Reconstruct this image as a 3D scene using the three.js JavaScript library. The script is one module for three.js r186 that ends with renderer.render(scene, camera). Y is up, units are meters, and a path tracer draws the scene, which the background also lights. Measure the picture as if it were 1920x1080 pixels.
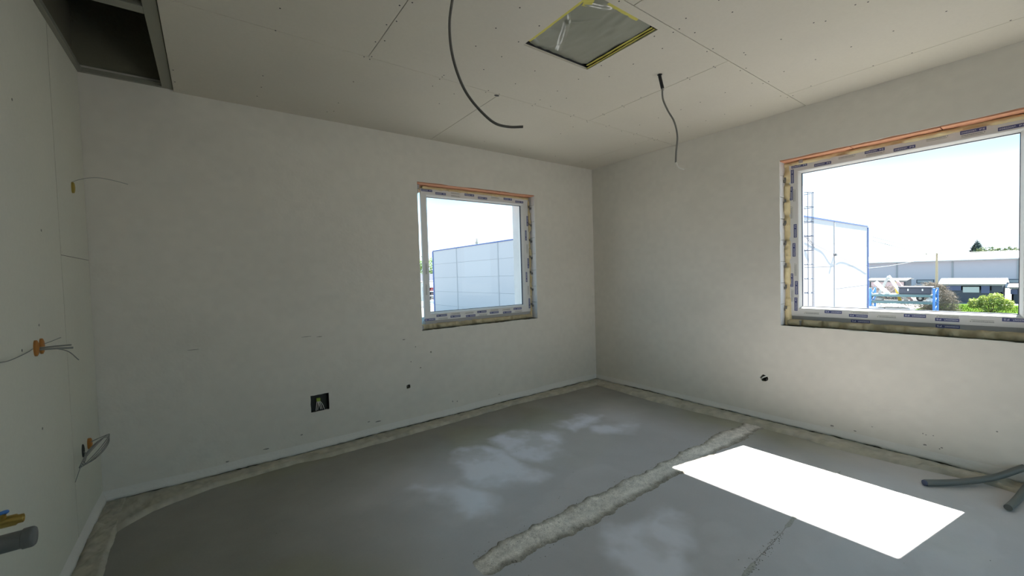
import * as THREE from 'three';
import { mergeGeometries } from 'three/addons/utils/BufferGeometryUtils.js';
import { RoundedBoxGeometry } from 'three/addons/geometries/RoundedBoxGeometry.js';

// ------------------------------------------------------------------ camera, sky, sun, exposure
const scene = new THREE.Scene();
const camera = new THREE.PerspectiveCamera(70.07, 1920 / 1080, 0.05, 600);
camera.position.set(-3.9115, 1.3629, 3.5602);
camera.rotation.set(-0.0314, -0.6345, -0.02913, 'YXZ');
scene.add(camera);

const renderer = new THREE.WebGLRenderer();
renderer.toneMapping = THREE.LinearToneMapping;
renderer.toneMappingExposure = 1.1;
renderer.shadowMap.enabled = true;

const SKY_HORIZON = [1.45, 1.8, 2.05], SKY_MID = [0.72, 1.45, 1.95], SKY_TOP = [0.71, 1.4, 1.95];
const SUN_POWER = 38, SUN_COLOR = [1.0, 0.965, 0.9];
const SUN_DIR = new THREE.Vector3(0.752, 1, 0.135).normalize();

// ------------------------------------------------------------------ seeded noise
let seed = 20240521;
function rnd() { seed = (seed * 1664525 + 1013904223) >>> 0; return seed / 4294967296; }
const rr = (a, b) => a + (b - a) * rnd();
const PERM = new Float32Array(65536); for (let i = 0; i < 65536; i++) PERM[i] = rnd();
function vn(x, y, per = 256) {                                   // value noise, tiling with period per
  const xi = Math.floor(x), yi = Math.floor(y), fx = x - xi, fy = y - yi;
  const m = (a) => ((a % per) + per) % per;
  const x0 = m(xi), x1 = m(xi + 1), y0 = m(yi), y1 = m(yi + 1);
  const sx = fx * fx * (3 - 2 * fx), sy = fy * fy * (3 - 2 * fy);
  const a = PERM[y0 * 256 + x0], b = PERM[y0 * 256 + x1], c = PERM[y1 * 256 + x0], d = PERM[y1 * 256 + x1];
  return a + (b - a) * sx + (c - a) * sy + (a - b - c + d) * sx * sy;
}
function fbm(x, y, oct = 4, per = 256) {
  let s = 0, a = 0.5, n = 0;
  for (let o = 0; o < oct; o++) { s += a * vn(x, y, per); n += a; a *= 0.5; x *= 2; y *= 2; per = Math.min(256, per * 2); }
  return s / n;
}
const smooth = (a, b, x) => { const t = Math.min(1, Math.max(0, (x - a) / (b - a))); return t * t * (3 - 2 * t); };
const mix = (a, b, t) => a + (b - a) * t;

function dataTex(w, h, fn, rep) {                                // linear values 0..1
  const d = new Uint8Array(w * h * 4), o = [0, 0, 0];
  for (let j = 0; j < h; j++) for (let i = 0; i < w; i++) {
    fn(i / w, j / h, o);
    const k = (j * w + i) * 4;
    d[k] = Math.max(0, Math.min(255, o[0] * 255)); d[k + 1] = Math.max(0, Math.min(255, o[1] * 255)); d[k + 2] = Math.max(0, Math.min(255, o[2] * 255)); d[k + 3] = 255;
  }
  const t = new THREE.DataTexture(d, w, h, THREE.RGBAFormat);
  t.wrapS = t.wrapT = THREE.RepeatWrapping; t.magFilter = THREE.LinearFilter; t.minFilter = THREE.LinearFilter;
  if (rep) t.repeat.set(rep[0], rep[1]);
  t.needsUpdate = true;
  return t;
}

// sky: white haze at the horizon, pale cyan above, soft thin cloud
{
  const W = 1024, H = 512, d = new Float32Array(W * H * 4);
  for (let j = 0; j < H; j++) for (let i = 0; i < W; i++) {
    const el = ((j + 0.5) / H - 0.5) * 180, e = Math.max(0, el);
    const cl = fbm(i / W * 16, e / 11, 4, 16), t1 = smooth(6.5, 10.5, e + (cl - 0.5) * 6), t2 = smooth(28, 80, e);
    const white = 0.25 * smooth(0.55, 0.8, cl) * (1 - t2);
    const k = (j * W + i) * 4;
    for (let c = 0; c < 3; c++) {
      let v = mix(mix(SKY_HORIZON[c], SKY_MID[c], t1), SKY_TOP[c], t2);
      v = mix(v, 1.9, white);
      d[k + c] = el < 0 ? SKY_HORIZON[c] * 0.5 : v;
    }
    d[k + 3] = 1;
  }
  const t = new THREE.DataTexture(d, W, H, THREE.RGBAFormat, THREE.FloatType);
  t.mapping = THREE.EquirectangularReflectionMapping; t.magFilter = THREE.LinearFilter; t.needsUpdate = true;
  scene.background = t;
}
const sun = new THREE.DirectionalLight(new THREE.Color().setRGB(...SUN_COLOR), SUN_POWER);
sun.position.copy(SUN_DIR).multiplyScalar(80); sun.target.position.set(0, 0, 0);
sun.castShadow = true; sun.shadow.mapSize.set(4096, 4096);
Object.assign(sun.shadow.camera, { left: -45, right: 45, top: 45, bottom: -45, near: 1, far: 220 });
scene.add(sun, sun.target);

// ------------------------------------------------------------------ materials
const C = (r, g, b) => new THREE.Color().setRGB(r, g, b);
const mat = (r, g, b, rough = 0.85, extra = {}) => new THREE.MeshStandardMaterial({ color: C(r, g, b), roughness: rough, ...extra });
const plasterTex = dataTex(512, 512, (u, v, o) => {
  const n = 0.90 + 0.10 * fbm(u * 4, v * 8, 5, 4), m = 0.97 + 0.05 * vn(u * 64, v * 64, 64);
  o[0] = n * m; o[1] = n * m * 0.998; o[2] = n * m * 0.995;
}, [1 / 2.7, 1 / 2.7]);
const fineBump = dataTex(512, 512, (u, v, o) => { o[0] = o[1] = o[2] = 0.55 * fbm(u * 8, v * 8, 5, 8) + 0.45 * fbm(u * 64, v * 64, 2, 64); }, [1 / 1.1, 1 / 1.1]);
const boardTex = dataTex(512, 512, (u, v, o) => {
  const n = 0.94 + 0.06 * fbm(u * 5, v * 5, 5, 5), m = 0.985 + 0.03 * vn(u * 200, v * 200, 200);
  o[0] = n * m; o[1] = n * m; o[2] = n * m * (0.97 + 0.05 * fbm(u * 3 + 9, v * 3, 3, 3));
}, [1 / 1.9, 1 / 1.9]);
const M = {
  plaster: mat(0.765, 0.735, 0.665, 0.9, { map: plasterTex, bumpMap: fineBump, bumpScale: 0.0016 }),
  lip: mat(0.765, 0.745, 0.70, 0.9, { bumpMap: fineBump, bumpScale: 0.003 }),
  board: mat(0.665, 0.622, 0.53, 0.8, { map: boardTex }),
  wallBoard: mat(0.66, 0.655, 0.565, 0.8, { map: boardTex }),
  boardEdge: mat(0.55, 0.53, 0.48, 0.95),
  masonry: mat(0.20, 0.195, 0.14, 0.95, { bumpMap: fineBump, bumpScale: 0.006 }),
  reveal: mat(0.72, 0.71, 0.72, 0.9, { map: plasterTex, bumpMap: fineBump, bumpScale: 0.002 }),
  terracotta: mat(0.70, 0.34, 0.205, 0.9, { bumpMap: fineBump, bumpScale: 0.004 }),
  facadeRender: mat(0.62, 0.61, 0.62, 0.9),
  pvc: new THREE.MeshPhysicalMaterial({ color: C(0.74, 0.74, 0.73), roughness: 0.35, clearcoat: 0.2, clearcoatRoughness: 0.3 }),
  greyPvc: mat(0.36, 0.36, 0.36, 0.55),
  gasket: mat(0.035, 0.05, 0.09, 0.6),
  glass: new THREE.MeshPhysicalMaterial({ color: C(1, 1, 1), roughness: 0, transmission: 1, thickness: 0, ior: 1.5, specularIntensity: 0.45, side: THREE.DoubleSide }),
  foam: mat(0.76, 0.64, 0.38, 0.95, { bumpMap: fineBump, bumpScale: 0.006 }),
  foamLower: mat(0.55, 0.48, 0.32, 0.95, { bumpMap: fineBump, bumpScale: 0.006 }),  // darker foam tone for the beads under the frames
  steel: mat(0.20, 0.19, 0.17, 0.5, { metalness: 0.4 }),
  zinc: mat(0.31, 0.31, 0.255, 0.5, { metalness: 0.35 }),
  joint: mat(0.09, 0.088, 0.075, 0.95),
  screw: mat(0.03, 0.028, 0.026, 0.6),
  black: mat(0.02, 0.02, 0.021, 0.7),
  darkBox: mat(0.03, 0.033, 0.03, 0.7),
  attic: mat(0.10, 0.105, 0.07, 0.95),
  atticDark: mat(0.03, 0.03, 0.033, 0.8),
  tape: mat(0.66, 0.60, 0.13, 0.6),
  conduit: mat(0.135, 0.13, 0.12, 0.55),
  greyHose: mat(0.14, 0.15, 0.14, 0.5),
  cable: mat(0.24, 0.235, 0.22, 0.55),
  whiteWire: mat(0.86, 0.84, 0.78, 0.5),
  greyWire: mat(0.28, 0.29, 0.27, 0.5),
  greenWire: mat(0.30, 0.42, 0.06, 0.5),
  orange: mat(0.44, 0.18, 0.035, 0.6),
  yellowPlug: mat(0.36, 0.27, 0.05, 0.6),
  brass: mat(0.48, 0.34, 0.10, 0.35, { metalness: 0.8 }),
  blue: mat(0.05, 0.19, 0.55, 0.45),
  drain: mat(0.125, 0.13, 0.13, 0.45),
};

// ------------------------------------------------------------------ naming and tree helpers
const taken = new Map();
function numbered(name) { const n = taken.get(name) ?? 0; taken.set(name, n + 1); return n ? name + '_' + String(n).padStart(3, '0') : name; }
function shade(o) { o.traverse((m) => { if (m.isMesh) { m.castShadow = true; m.receiveShadow = true; } }); return o; }
function part(name, geo, material, parent) {
  const m = new THREE.Mesh(geo, material); m.name = name; m.castShadow = m.receiveShadow = true; parent.add(m); return m;
}
function struct(name) { const g = new THREE.Group(); g.name = name; g.userData = { kind: 'structure' }; scene.add(g); return g; }
function thing(name, label, category, pos = [0, 0, 0], group) {
  const g = new THREE.Group(); g.name = numbered(name); g.position.set(...pos); g.userData = { label, category }; if (group) g.userData.group = group; scene.add(g); return g;
}
const V = (x, y, z) => new THREE.Vector3(x, y, z);
function box(x0, x1, y0, y1, z0, z1) { const g = new THREE.BoxGeometry(x1 - x0, y1 - y0, z1 - z0); g.translate((x0 + x1) / 2, (y0 + y1) / 2, (z0 + z1) / 2); return g; }
function rbox(x0, x1, y0, y1, z0, z1, r = 0.004, s = 2) {
  const g = new RoundedBoxGeometry(x1 - x0, y1 - y0, z1 - z0, s, Math.min(r, (x1 - x0) / 2.1, (y1 - y0) / 2.1, (z1 - z0) / 2.1)); g.translate((x0 + x1) / 2, (y0 + y1) / 2, (z0 + z1) / 2); return g;
}
function metreUV(g, ax) {                                        // uv in metres across the plane normal to axis ax (box by face normal if ax is undefined)
  if (g.index) g = g.toNonIndexed();
  const p = g.attributes.position, n = g.attributes.normal, uv = new Float32Array(p.count * 2);
  for (let i = 0; i < p.count; i++) {
    const a = ax ?? (Math.abs(n.getX(i)) > 0.6 ? 0 : Math.abs(n.getY(i)) > 0.6 ? 1 : 2);
    uv[i * 2] = a === 0 ? p.getZ(i) : p.getX(i); uv[i * 2 + 1] = a === 1 ? p.getZ(i) : p.getY(i);
  }
  g.setAttribute('uv', new THREE.BufferAttribute(uv, 2));
  return g;
}
function tube(pts, r, seg = 40, rad = 8) { return new THREE.TubeGeometry(new THREE.CatmullRomCurve3(pts.map((p) => V(...p)), false, 'centripetal'), seg, r, rad, false); }
function capTube(pts, r, seg = 40, rad = 8) {
  const c = new THREE.CatmullRomCurve3(pts.map((p) => V(...p)), false, 'centripetal'), g = [new THREE.TubeGeometry(c, seg, r, rad, false)];
  for (const t of [0, 1]) { const d = new THREE.CircleGeometry(r, rad); d.lookAt(c.getTangent(t).multiplyScalar(t ? 1 : -1)); const q = c.getPoint(t); d.translate(q.x, q.y, q.z); g.push(d); }
  return mergeGeometries(g.map((x) => x.toNonIndexed()));
}
function cylBetween(a, b, r, rad = 10, r2 = r) {
  const A = V(...a), B = V(...b), g = new THREE.CylinderGeometry(r2, r, A.distanceTo(B), rad);
  g.applyQuaternion(new THREE.Quaternion().setFromUnitVectors(V(0, 1, 0), B.clone().sub(A).normalize()));
  const m = A.add(B).multiplyScalar(0.5); g.translate(m.x, m.y, m.z); return g;
}
function gridGeo(nu, nv, fn, colFn) {                            // fn(u, v) -> [x, y, z]
  const pos = [], uv = [], idx = [], col = [];
  for (let j = 0; j <= nv; j++) for (let i = 0; i <= nu; i++) {
    const p = fn(i / nu, j / nv, i, j); pos.push(...p); uv.push(i / nu, j / nv);
    if (colFn) col.push(...colFn(i / nu, j / nv, p));
  }
  for (let j = 0; j < nv; j++) for (let i = 0; i < nu; i++) { const a = j * (nu + 1) + i, b = a + 1, c = a + nu + 1, d = c + 1; idx.push(a, c, b, b, c, d); }
  const g = new THREE.BufferGeometry();
  g.setAttribute('position', new THREE.Float32BufferAttribute(pos, 3)); g.setAttribute('uv', new THREE.Float32BufferAttribute(uv, 2));
  if (colFn) g.setAttribute('color', new THREE.Float32BufferAttribute(col, 3));
  g.setIndex(idx); g.computeVertexNormals(); return g;
}
function uvScale(g, a, b) { const u = g.attributes.uv; for (let i = 0; i < u.count; i++) u.setXY(i, u.getX(i) * a, u.getY(i) * b); return g; }
const H = 2.65, L = 4.498, ZR = 5.9, GY = -2.0, TOP = 3.4;      // ceiling height, room width, rear wall, ground outside, wall top

// ------------------------------------------------------------------ walls
function rectPath(x0, x1, y0, y1, jit = 0, step = 0.08) {
  const pts = [], side = (ax, ay, bx, by) => { const n = jit ? Math.max(1, Math.round(Math.hypot(bx - ax, by - ay) / step)) : 1; for (let i = 0; i < n; i++) { const j = () => (i && jit ? rr(-jit, jit) : 0); pts.push([mix(ax, bx, i / n) + j(), mix(ay, by, i / n) + j()]); } };
  side(x0, y0, x1, y0); side(x1, y0, x1, y1); side(x1, y1, x0, y1); side(x0, y1, x0, y0);
  return pts.map((p) => new THREE.Vector2(...p));
}
function wallLayer(x0, x1, y0, y1, holes, depth, back) {         // in the wall's own axes, front face at -back
  const s = new THREE.Shape(rectPath(x0, x1, y0, y1));
  for (const h of holes) s.holes.push(new THREE.Path(h));
  const g = new THREE.ExtrudeGeometry(s, { depth, bevelEnabled: false }); g.translate(0, 0, -back - depth); return g;
}
const circlePath = (x, y, r, n = 14) => Array.from({ length: n }, (_, i) => { const a = i / n * 2 * Math.PI, q = r * rr(0.85, 1.1); return new THREE.Vector2(x + q * Math.cos(a), y + q * Math.sin(a)); });
const WT = 0.30;                                                   // wall thickness
const OPEN1 = [-2.338, -0.942, 0.868, 2.235], OPEN2 = [2.1, 3.52, 0.866, 2.25];
const JBOX = [-3.304, -3.168, 0.318, 0.452];

function buildWall(name, u0, u1, open, plasterHoles, innerHoles, turn, WT = 0.3) {
  const w = struct(name); if (turn) w.rotation.y = turn;
  const [a, b, c, d] = open, hole = (g, gt = g) => rectPath(a - g, b + g, c - g, d + gt).map((p) => p.clone());
  const plasterOpen = rectPath(a, b, c, d + 0.013, 0.003);
  part('plaster', wallLayer(u0, u1, 0.03, H + 0.06, [plasterOpen, ...plasterHoles], 0.012, 0), M.plaster, w);
  part('masonry', wallLayer(u0, u1, -0.05, TOP, [hole(0.006, 0.02), ...innerHoles], 0.05, 0.0121), M.masonry, w);
  part('masonry', wallLayer(u0, u1, GY, TOP, [hole(0.006, 0.02)], WT - 0.0721, 0.0622), M.masonry, w);
  part('facade_render', wallLayer(u0 - 0.0, u1 + 0.0, GY, TOP, [hole(0.004, 0.004)], 0.012, WT - 0.01), M.facadeRender, w);
  // clay lintel shells over the opening, their edge and soffit showing
  const n = Math.round((b - a) / 0.42);
  for (let i = 0; i < n; i++) part('clay_lintel', rbox(mix(a, b, i / n) + 0.0015, mix(a, b, (i + 1) / n) - 0.0015, d + rr(0, 0.004), d + 0.02, -WT + 0.012, -0.006 - rr(0, 0.004), 0.003, 1), M.terracotta, w);
  // the blocks that line the two sides
  for (const [edge, s] of [[a, 1], [b, -1]]) for (let y = c, k = 0; y < d - 0.01; y += 0.182, k++) {
    const t = rr(0, 0.003), y1 = Math.min(d + 0.006, y + 0.1805), x = [edge - s * 0.006, edge + s * t].sort((p, q) => p - q);
    part('reveal_block', metreUV(rbox(x[0], x[1], y + 0.001, y1, -0.125, -0.004 - rr(0, 0.003), 0.002, 1)), M.reveal, w);
  }
  for (const [edge, q] of [[a, 1], [b, -1]]) part('outer_reveal', metreUV(box(Math.min(edge - q * 0.006, edge + q * 0.002), Math.max(edge - q * 0.006, edge + q * 0.002), c, d + 0.004, -WT - 0.002, -0.1255)), M.reveal, w);
  part('sill_plaster', gridGeo(60, 3, (u, v) => [mix(a, b, u), c - 0.011 + 0.012 * fbm(u * 40, v * 3 + 3, 3) - (v >= 1 ? 0.01 : 0), -0.002 - 0.09 * v]), M.lip, w);
  return w;
}
const wallBack = buildWall('wall_back', -L - 0.3, WT, OPEN1,
  [rectPath(...JBOX, 0.002, 0.03), circlePath(-2.492, 0.376, 0.02), circlePath(-2.26, 0.662, 0.008, 8), circlePath(-2.41, 0.73, 0.006, 7)],
  [rectPath(JBOX[0] - 0.003, JBOX[1] + 0.003, JBOX[2] - 0.003, JBOX[3] + 0.003), circlePath(-2.492, 0.376, 0.024)], 0, 0.42);
const wallRight = buildWall('wall_right', 0.0, ZR + 0.2, OPEN2,
  [circlePath(1.965, 0.387, 0.033)], [circlePath(1.965, 0.387, 0.036)], -Math.PI / 2);
// flakes and scuffs on the plaster: shallow chips, each a little dark pit
function chips(parent, list) { for (const [x, y, rx, ry] of list) { const g = new THREE.CircleGeometry(1, 9); const p = g.attributes.position; for (let i = 1; i < p.count; i++) { const q = rr(0.7, 1.2); p.setXY(i, p.getX(i) * rx * q, p.getY(i) * ry * q); } g.translate(x, y, 0.0006); part('plaster_chip', g, M.chip, parent); } }
M.chip = mat(0.27, 0.26, 0.235, 0.95);
chips(wallBack, [[-2.52, 0.81, 0.014, 0.004], [-2.37, 0.53, 0.009, 0.005], [-2.46, 0.60, 0.005, 0.005], [-2.78, 0.125, 0.03, 0.006], [-2.86, 0.14, 0.012, 0.004], [-3.38, 0.16, 0.01, 0.005], [-3.62, 0.115, 0.02, 0.005], [-3.86, 0.09, 0.012, 0.006], [-2.05, 0.15, 0.006, 0.008], [-2.0, 0.14, 0.007, 0.006], [-3.22, 0.915, 0.02, 0.0025], [-3.31, 0.925, 0.035, 0.002], [-4.02, 0.915, 0.04, 0.002], [-1.5, 0.11, 0.012, 0.004]]);
chips(wallRight, [[2.456, 0.1, 0.012, 0.007], [2.6, 0.10, 0.01, 0.004], [2.97, 0.19, 0.004, 0.004], [2.985, 0.185, 0.004, 0.003], [3.02, 0.19, 0.004, 0.003], [2.98, 0.115, 0.01, 0.006], [3.06, 0.12, 0.006, 0.004], [3.05, 0.11, 0.004, 0.004], [2.7, 0.16, 0.006, 0.003], [3.3, 0.3, 0.005, 0.004]]);

// left wall: plasterboards on masonry
const wallLeft = struct('wall_left');
part('masonry', box(-L - 0.32, -L - 0.02, GY, TOP, -WT, ZR + 0.2), M.masonry, wallLeft);
for (const [z0, z1, y0, y1] of [[0.003, 0.5875, 0.03, 1.527], [0.003, 0.5875, 1.5295, 2.74], [0.5922, 1.79, 0.03, 2.74], [1.7925, 2.99, 0.03, 2.74], [2.9925, 4.19, 0.03, 2.74], [4.1925, ZR, 0.03, 2.74]])
  part('plasterboard', metreUV(box(-L - 0.0125, -L + rr(0, 0.0006), y0, y1, z0, z1)), M.wallBoard, wallLeft);
part('joint_backing', box(-L - 0.02, -L - 0.0126, 0, 2.7, 0, ZR), M.screw, wallLeft);
{ const g = new THREE.SphereGeometry(1, 6, 4); g.scale(0.0015, 0.006, 0.0045);
  for (const [y, z] of [[1.62, 0.87], [1.21, 0.98], [1.13, 1.19], [0.78, 1.02], [2.1, 1.12]]) { const m = part('screw', g, M.chip, wallLeft); m.position.set(-L + 0.001, y, z); } }
for (const [y0, y1, z0, z1] of [[0.09, 2.64, 0.5877, 0.592], [1.5272, 1.5293, 0.004, 0.587], [0.09, 2.64, 0.0006, 0.0028]]) part('joint_line', box(-L - 0.012, -L - 0.0006, y0, y1, z0, z1), M.joint, wallLeft);
const wallRear = struct('wall_rear');
const ADDED_DOOR = [-2.4, -0.25, 0.02, 2.2];                          // added terrace door behind the camera, unseen, lets in extra daylight
for (const [a, b, c, d] of [[-L - 0.3, ADDED_DOOR[0], 0, TOP], [ADDED_DOOR[1], WT, 0, TOP], [ADDED_DOOR[0], ADDED_DOOR[1], ADDED_DOOR[3], TOP]]) part('plaster', box(a, b, c, d, ZR, ZR + 0.25), M.plaster, wallRear);
part('foundation', box(-L - 0.3, WT, GY, 0.0, ZR, ZR + 0.25), M.masonry, wallRear);

// swollen lower edge of the plaster above the floor strip
function plasterLip(parent, u0, u1, map, hgt) {
  const n = Math.round((u1 - u0) / 0.02);
  part('plaster_edge', uvScale(gridGeo(n, 5, (u, v) => {
    const s = mix(u0, u1, u), e = 0.022 + 0.016 * (fbm(s * 3 + hgt * 50, 2.5, 3) - 0.5) + 0.006 * (vn(s * 30, 8) - 0.5);
    const t = hgt + 0.03 * (fbm(s * 2, 7.7, 3) - 0.5), y = v < 1 ? mix(t, e, v / 0.8 > 1 ? 1 : v / 0.8) : e;
    const d = v < 1 ? 0.0005 + 0.010 * smooth(0, 0.8, v) * (0.6 + 0.8 * fbm(s * 6, 3, 2)) : -0.004;
    return map(s, y, d);
  }), u1 - u0, 0.1), M.lip, parent);
}
plasterLip(wallBack, -L, 0, (s, y, d) => [s, y, d], 0.085);
plasterLip(wallRight, 0, ZR, (s, y, d) => [s, y, d], 0.08);
plasterLip(wallLeft, 0, ZR, (s, y, d) => [-L + d, y, ZR - s], 0.10);

// ------------------------------------------------------------------ ceiling: boards, screws, channels, the dark roof space above
const ceiling = struct('ceiling');
const HATCH = [-2.440, -1.925, 1.732, 2.246], REC = [-L, -4.05, 0, 2.29];
const g2 = 0.0016, BT = 0.0125;
function boardGeo(pts, holes = []) {                             // polygon in x, z
  const s = new THREE.Shape(pts.map(([x, z]) => new THREE.Vector2(x, -z)));
  for (const h of holes) s.holes.push(new THREE.Path(h.map(([x, z]) => new THREE.Vector2(x, -z))));
  const g = new THREE.ExtrudeGeometry(s, { depth: BT - 0.002, bevelEnabled: true, bevelThickness: 0.001, bevelSize: 0.0012, bevelOffset: -0.0012, bevelSegments: 1 });
  g.rotateX(-Math.PI / 2); g.translate(0, H + 0.001, 0); return g;
}
const R4 = (x0, x1, z0, z1) => [[x0, z0], [x1, z0], [x1, z1], [x0, z1]];
const boards = [];
function board(x0, x1, z0, z1, hole) {
  const b = part('plasterboard', boardGeo(R4(x0 + g2, x1 - g2, z0 + g2, z1 - g2), hole ? [R4(...hole)] : []), M.board, ceiling);
  boards.push([x0, x1, z0, z1, b]); return b;
}
const Z1 = 1.137, Z2 = 2.296, Z3 = 3.45, Z4 = 4.61;
board(REC[1], -2.193, 0, Z1); board(-2.193, -0.38, 0, Z1); board(-0.38, 0, 0, Z1);
board(REC[1], -3.115, Z1, Z2); board(-3.115, -1.265, Z1, Z2, HATCH); board(-1.265, 0, Z1, Z2);
board(-L, -4.03, Z2, Z3); board(-4.03, -2.2, Z2, Z3); board(-2.2, -0.379, Z2, Z3); board(-0.379, 0, Z2, Z3);
board(-L, -3.115, Z3, Z4); board(-3.115, -1.265, Z3, Z4); board(-1.265, 0, Z3, Z4);
board(-L, -2.2, Z4, ZR); board(-2.2, 0, Z4, ZR);
{ const g = new THREE.CylinderGeometry(0.0044, 0.0038, 0.0012, 8); let n = 0;
  const cols = [-4.028, -3.585, -3.133, -3.097, -2.65, -2.475, -2.2, -1.885, -1.737, -1.28, -1.25, -0.813, -0.395];
  const spots = [];
  for (const x of cols) for (let z = 0.21 + rr(-0.03, 0.03); z < 3.44; z += rr(0.165, 0.21)) { const hidden = x > HATCH[0] - 0.03 && x < HATCH[1] + 0.03 && z > HATCH[2] - 0.02 && z < HATCH[3] + 0.02; if (!hidden && !(z < 1.1 && rnd() < 0.6) && rnd() > 0.15) spots.push([x + rr(-0.007, 0.007), z]); }
  for (const z of [Z1, Z2]) for (let x = -3.1; x < -0.3; x += rr(0.3, 0.47)) for (const s of [-0.018, 0.018]) spots.push([x, z + s]);
  for (const [x, z] of spots) { const h = boards.find((b) => x > b[0] && x < b[1] && z > b[2] && z < b[3]); if (!h || n > 230) continue; const m = part('screw', g, M.screw, h[4]); m.position.set(x, H - 0.0002, z); n++; } }
// a knocked-out corner where four boards meet
{ const g = new THREE.SphereGeometry(1, 8, 5); g.scale(0.022, 0.0012, 0.014); const m = part('board_chip', g, M.screw, ceiling); m.position.set(-2.2, H - 0.0002, 1.118); }
// sheet-metal channels seen in the open strip and above the joints
for (const [x0, x1, z0, z1] of [[-4.108, -4.052, 0, Z2], [-L, -4.108, 0.918, 0.985], [-L, -4.108, 1.92, 1.978], [-L, -L + 0.022, 0, Z2], [-L, -4.05, 0, 0.022]])
  part('furring_channel', rbox(x0, x1, H + BT + 0.001, H + BT + 0.028, z0, z1, 0.003, 1), M.zinc, ceiling);
part('joint_backing', box(-4.05, 0, H + 0.0129, H + 0.0175, 0, 1.72), M.boardEdge, ceiling);
part('joint_backing', box(-4.05, -2.5, H + 0.0129, H + 0.0175, 1.72, 2.26), M.boardEdge, ceiling);
part('joint_backing', box(-1.87, 0, H + 0.0129, H + 0.0175, 1.72, 2.26), M.boardEdge, ceiling);
part('joint_backing', box(-L, 0, H + 0.0129, H + 0.0175, 2.291, ZR), M.boardEdge, ceiling);
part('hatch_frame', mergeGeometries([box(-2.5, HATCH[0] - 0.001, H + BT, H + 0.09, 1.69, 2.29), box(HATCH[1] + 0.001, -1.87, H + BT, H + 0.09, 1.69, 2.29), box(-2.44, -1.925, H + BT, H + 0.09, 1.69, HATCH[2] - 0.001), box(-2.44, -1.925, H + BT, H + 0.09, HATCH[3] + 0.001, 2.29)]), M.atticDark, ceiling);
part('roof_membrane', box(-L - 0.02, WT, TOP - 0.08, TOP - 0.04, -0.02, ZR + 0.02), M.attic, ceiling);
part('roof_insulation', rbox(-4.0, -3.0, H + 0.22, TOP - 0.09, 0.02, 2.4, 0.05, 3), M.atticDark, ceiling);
part('roof_slab', box(-L - 0.35, WT + 0.05, TOP - 0.03, TOP + 0.15, -WT - 0.05, ZR + 0.25), M.masonry, ceiling);

// ------------------------------------------------------------------ floor
const floor = struct('floor');
const patches = [
  [[-2.12, 0.77], [-1.83, 0.68], [-1.55, 0.88], [-1.79, 1.30], [-2.02, 1.32], [-2.11, 1.15]],
  [[-2.56, 1.2], [-2.39, 0.76], [-2.13, 0.97], [-2.21, 1.40], [-2.47, 1.36]],
  [[-2.87, 1.05], [-2.62, 1.16], [-2.58, 1.3], [-2.65, 1.52], [-2.78, 1.48]],
  [[-1.36, 0.78], [-1.10, 0.77], [-1.0, 0.92], [-1.2, 1.06], [-1.40, 1.0]],
  [[-1.16, 1.12], [-0.9, 1.24], [-1.1, 1.40], [-1.25, 1.25]],
  [[-2.3, 2.15], [-1.9, 2.2], [-2.0, 2.45], [-2.5, 2.6], [-2.7, 2.5]],
];
function polyDist(px, py, poly) {
  let d = 1e9, inside = false;
  for (let i = 0, j = poly.length - 1; i < poly.length; j = i++) {
    const [ax, ay] = poly[i], [bx, by] = poly[j], ex = bx - ax, ey = by - ay, t = Math.max(0, Math.min(1, ((px - ax) * ex + (py - ay) * ey) / (ex * ex + ey * ey)));
    d = Math.min(d, Math.hypot(px - ax - t * ex, py - ay - t * ey));
    if (ay > py !== by > py && px < ex * (py - ay) / ey + ax) inside = !inside;
  }
  return inside ? d : -d;
}
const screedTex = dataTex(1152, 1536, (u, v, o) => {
  const x = -L + u * L, z = v * ZR;
  const n1 = fbm(x * 1.3 + 40, z * 1.3 + 40, 5), n2 = fbm(x * 5 + 10, z * 5 + 30, 4), n3 = vn(x * 190 + 700, z * 190 + 700);
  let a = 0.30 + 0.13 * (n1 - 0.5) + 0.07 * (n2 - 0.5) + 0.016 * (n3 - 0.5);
  const mid = smooth(0.4, 1.1, z) * smooth(-3.9, -2.7, x) * Math.max(smooth(-0.25, -0.9, x), smooth(2.1, 2.9, z));  // darker towards walls and left, partly the room's shade put into the colour
  a += 0.20 * mid + 0.08 * smooth(2.2, 3.2, z) * smooth(-2.4, -1.0, x);  // paler right side: light reflected off the right wall, put into the colour
  const wx = x + 0.26 * (fbm(x * 4, z * 4 + 9, 5) - 0.5), wz = z + 0.26 * (fbm(x * 4 + 20, z * 4, 5) - 0.5);
  let p = 0;
  for (const q of patches) { if (Math.abs(wx - q[0][0]) > 1 || Math.abs(wz - q[0][1]) > 1) continue; p = Math.max(p, smooth(-0.085, 0.05, polyDist(wx, wz, q)) * (0.45 + 0.75 * smooth(0.3, 0.62, fbm(x * 6 + 70, z * 6 + 15, 4)))); }
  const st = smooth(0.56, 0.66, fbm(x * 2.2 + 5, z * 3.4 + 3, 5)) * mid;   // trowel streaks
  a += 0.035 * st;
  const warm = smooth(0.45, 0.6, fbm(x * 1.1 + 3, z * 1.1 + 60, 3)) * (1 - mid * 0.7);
  o[0] = mix(a, 0.74, p * 0.95); o[1] = mix(a * 0.97, 0.735, p * 0.95); o[2] = mix(a * (1.0 - 0.12 * warm - 0.13 * (1 - mid)), 0.80, p * 0.95);
});
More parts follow.
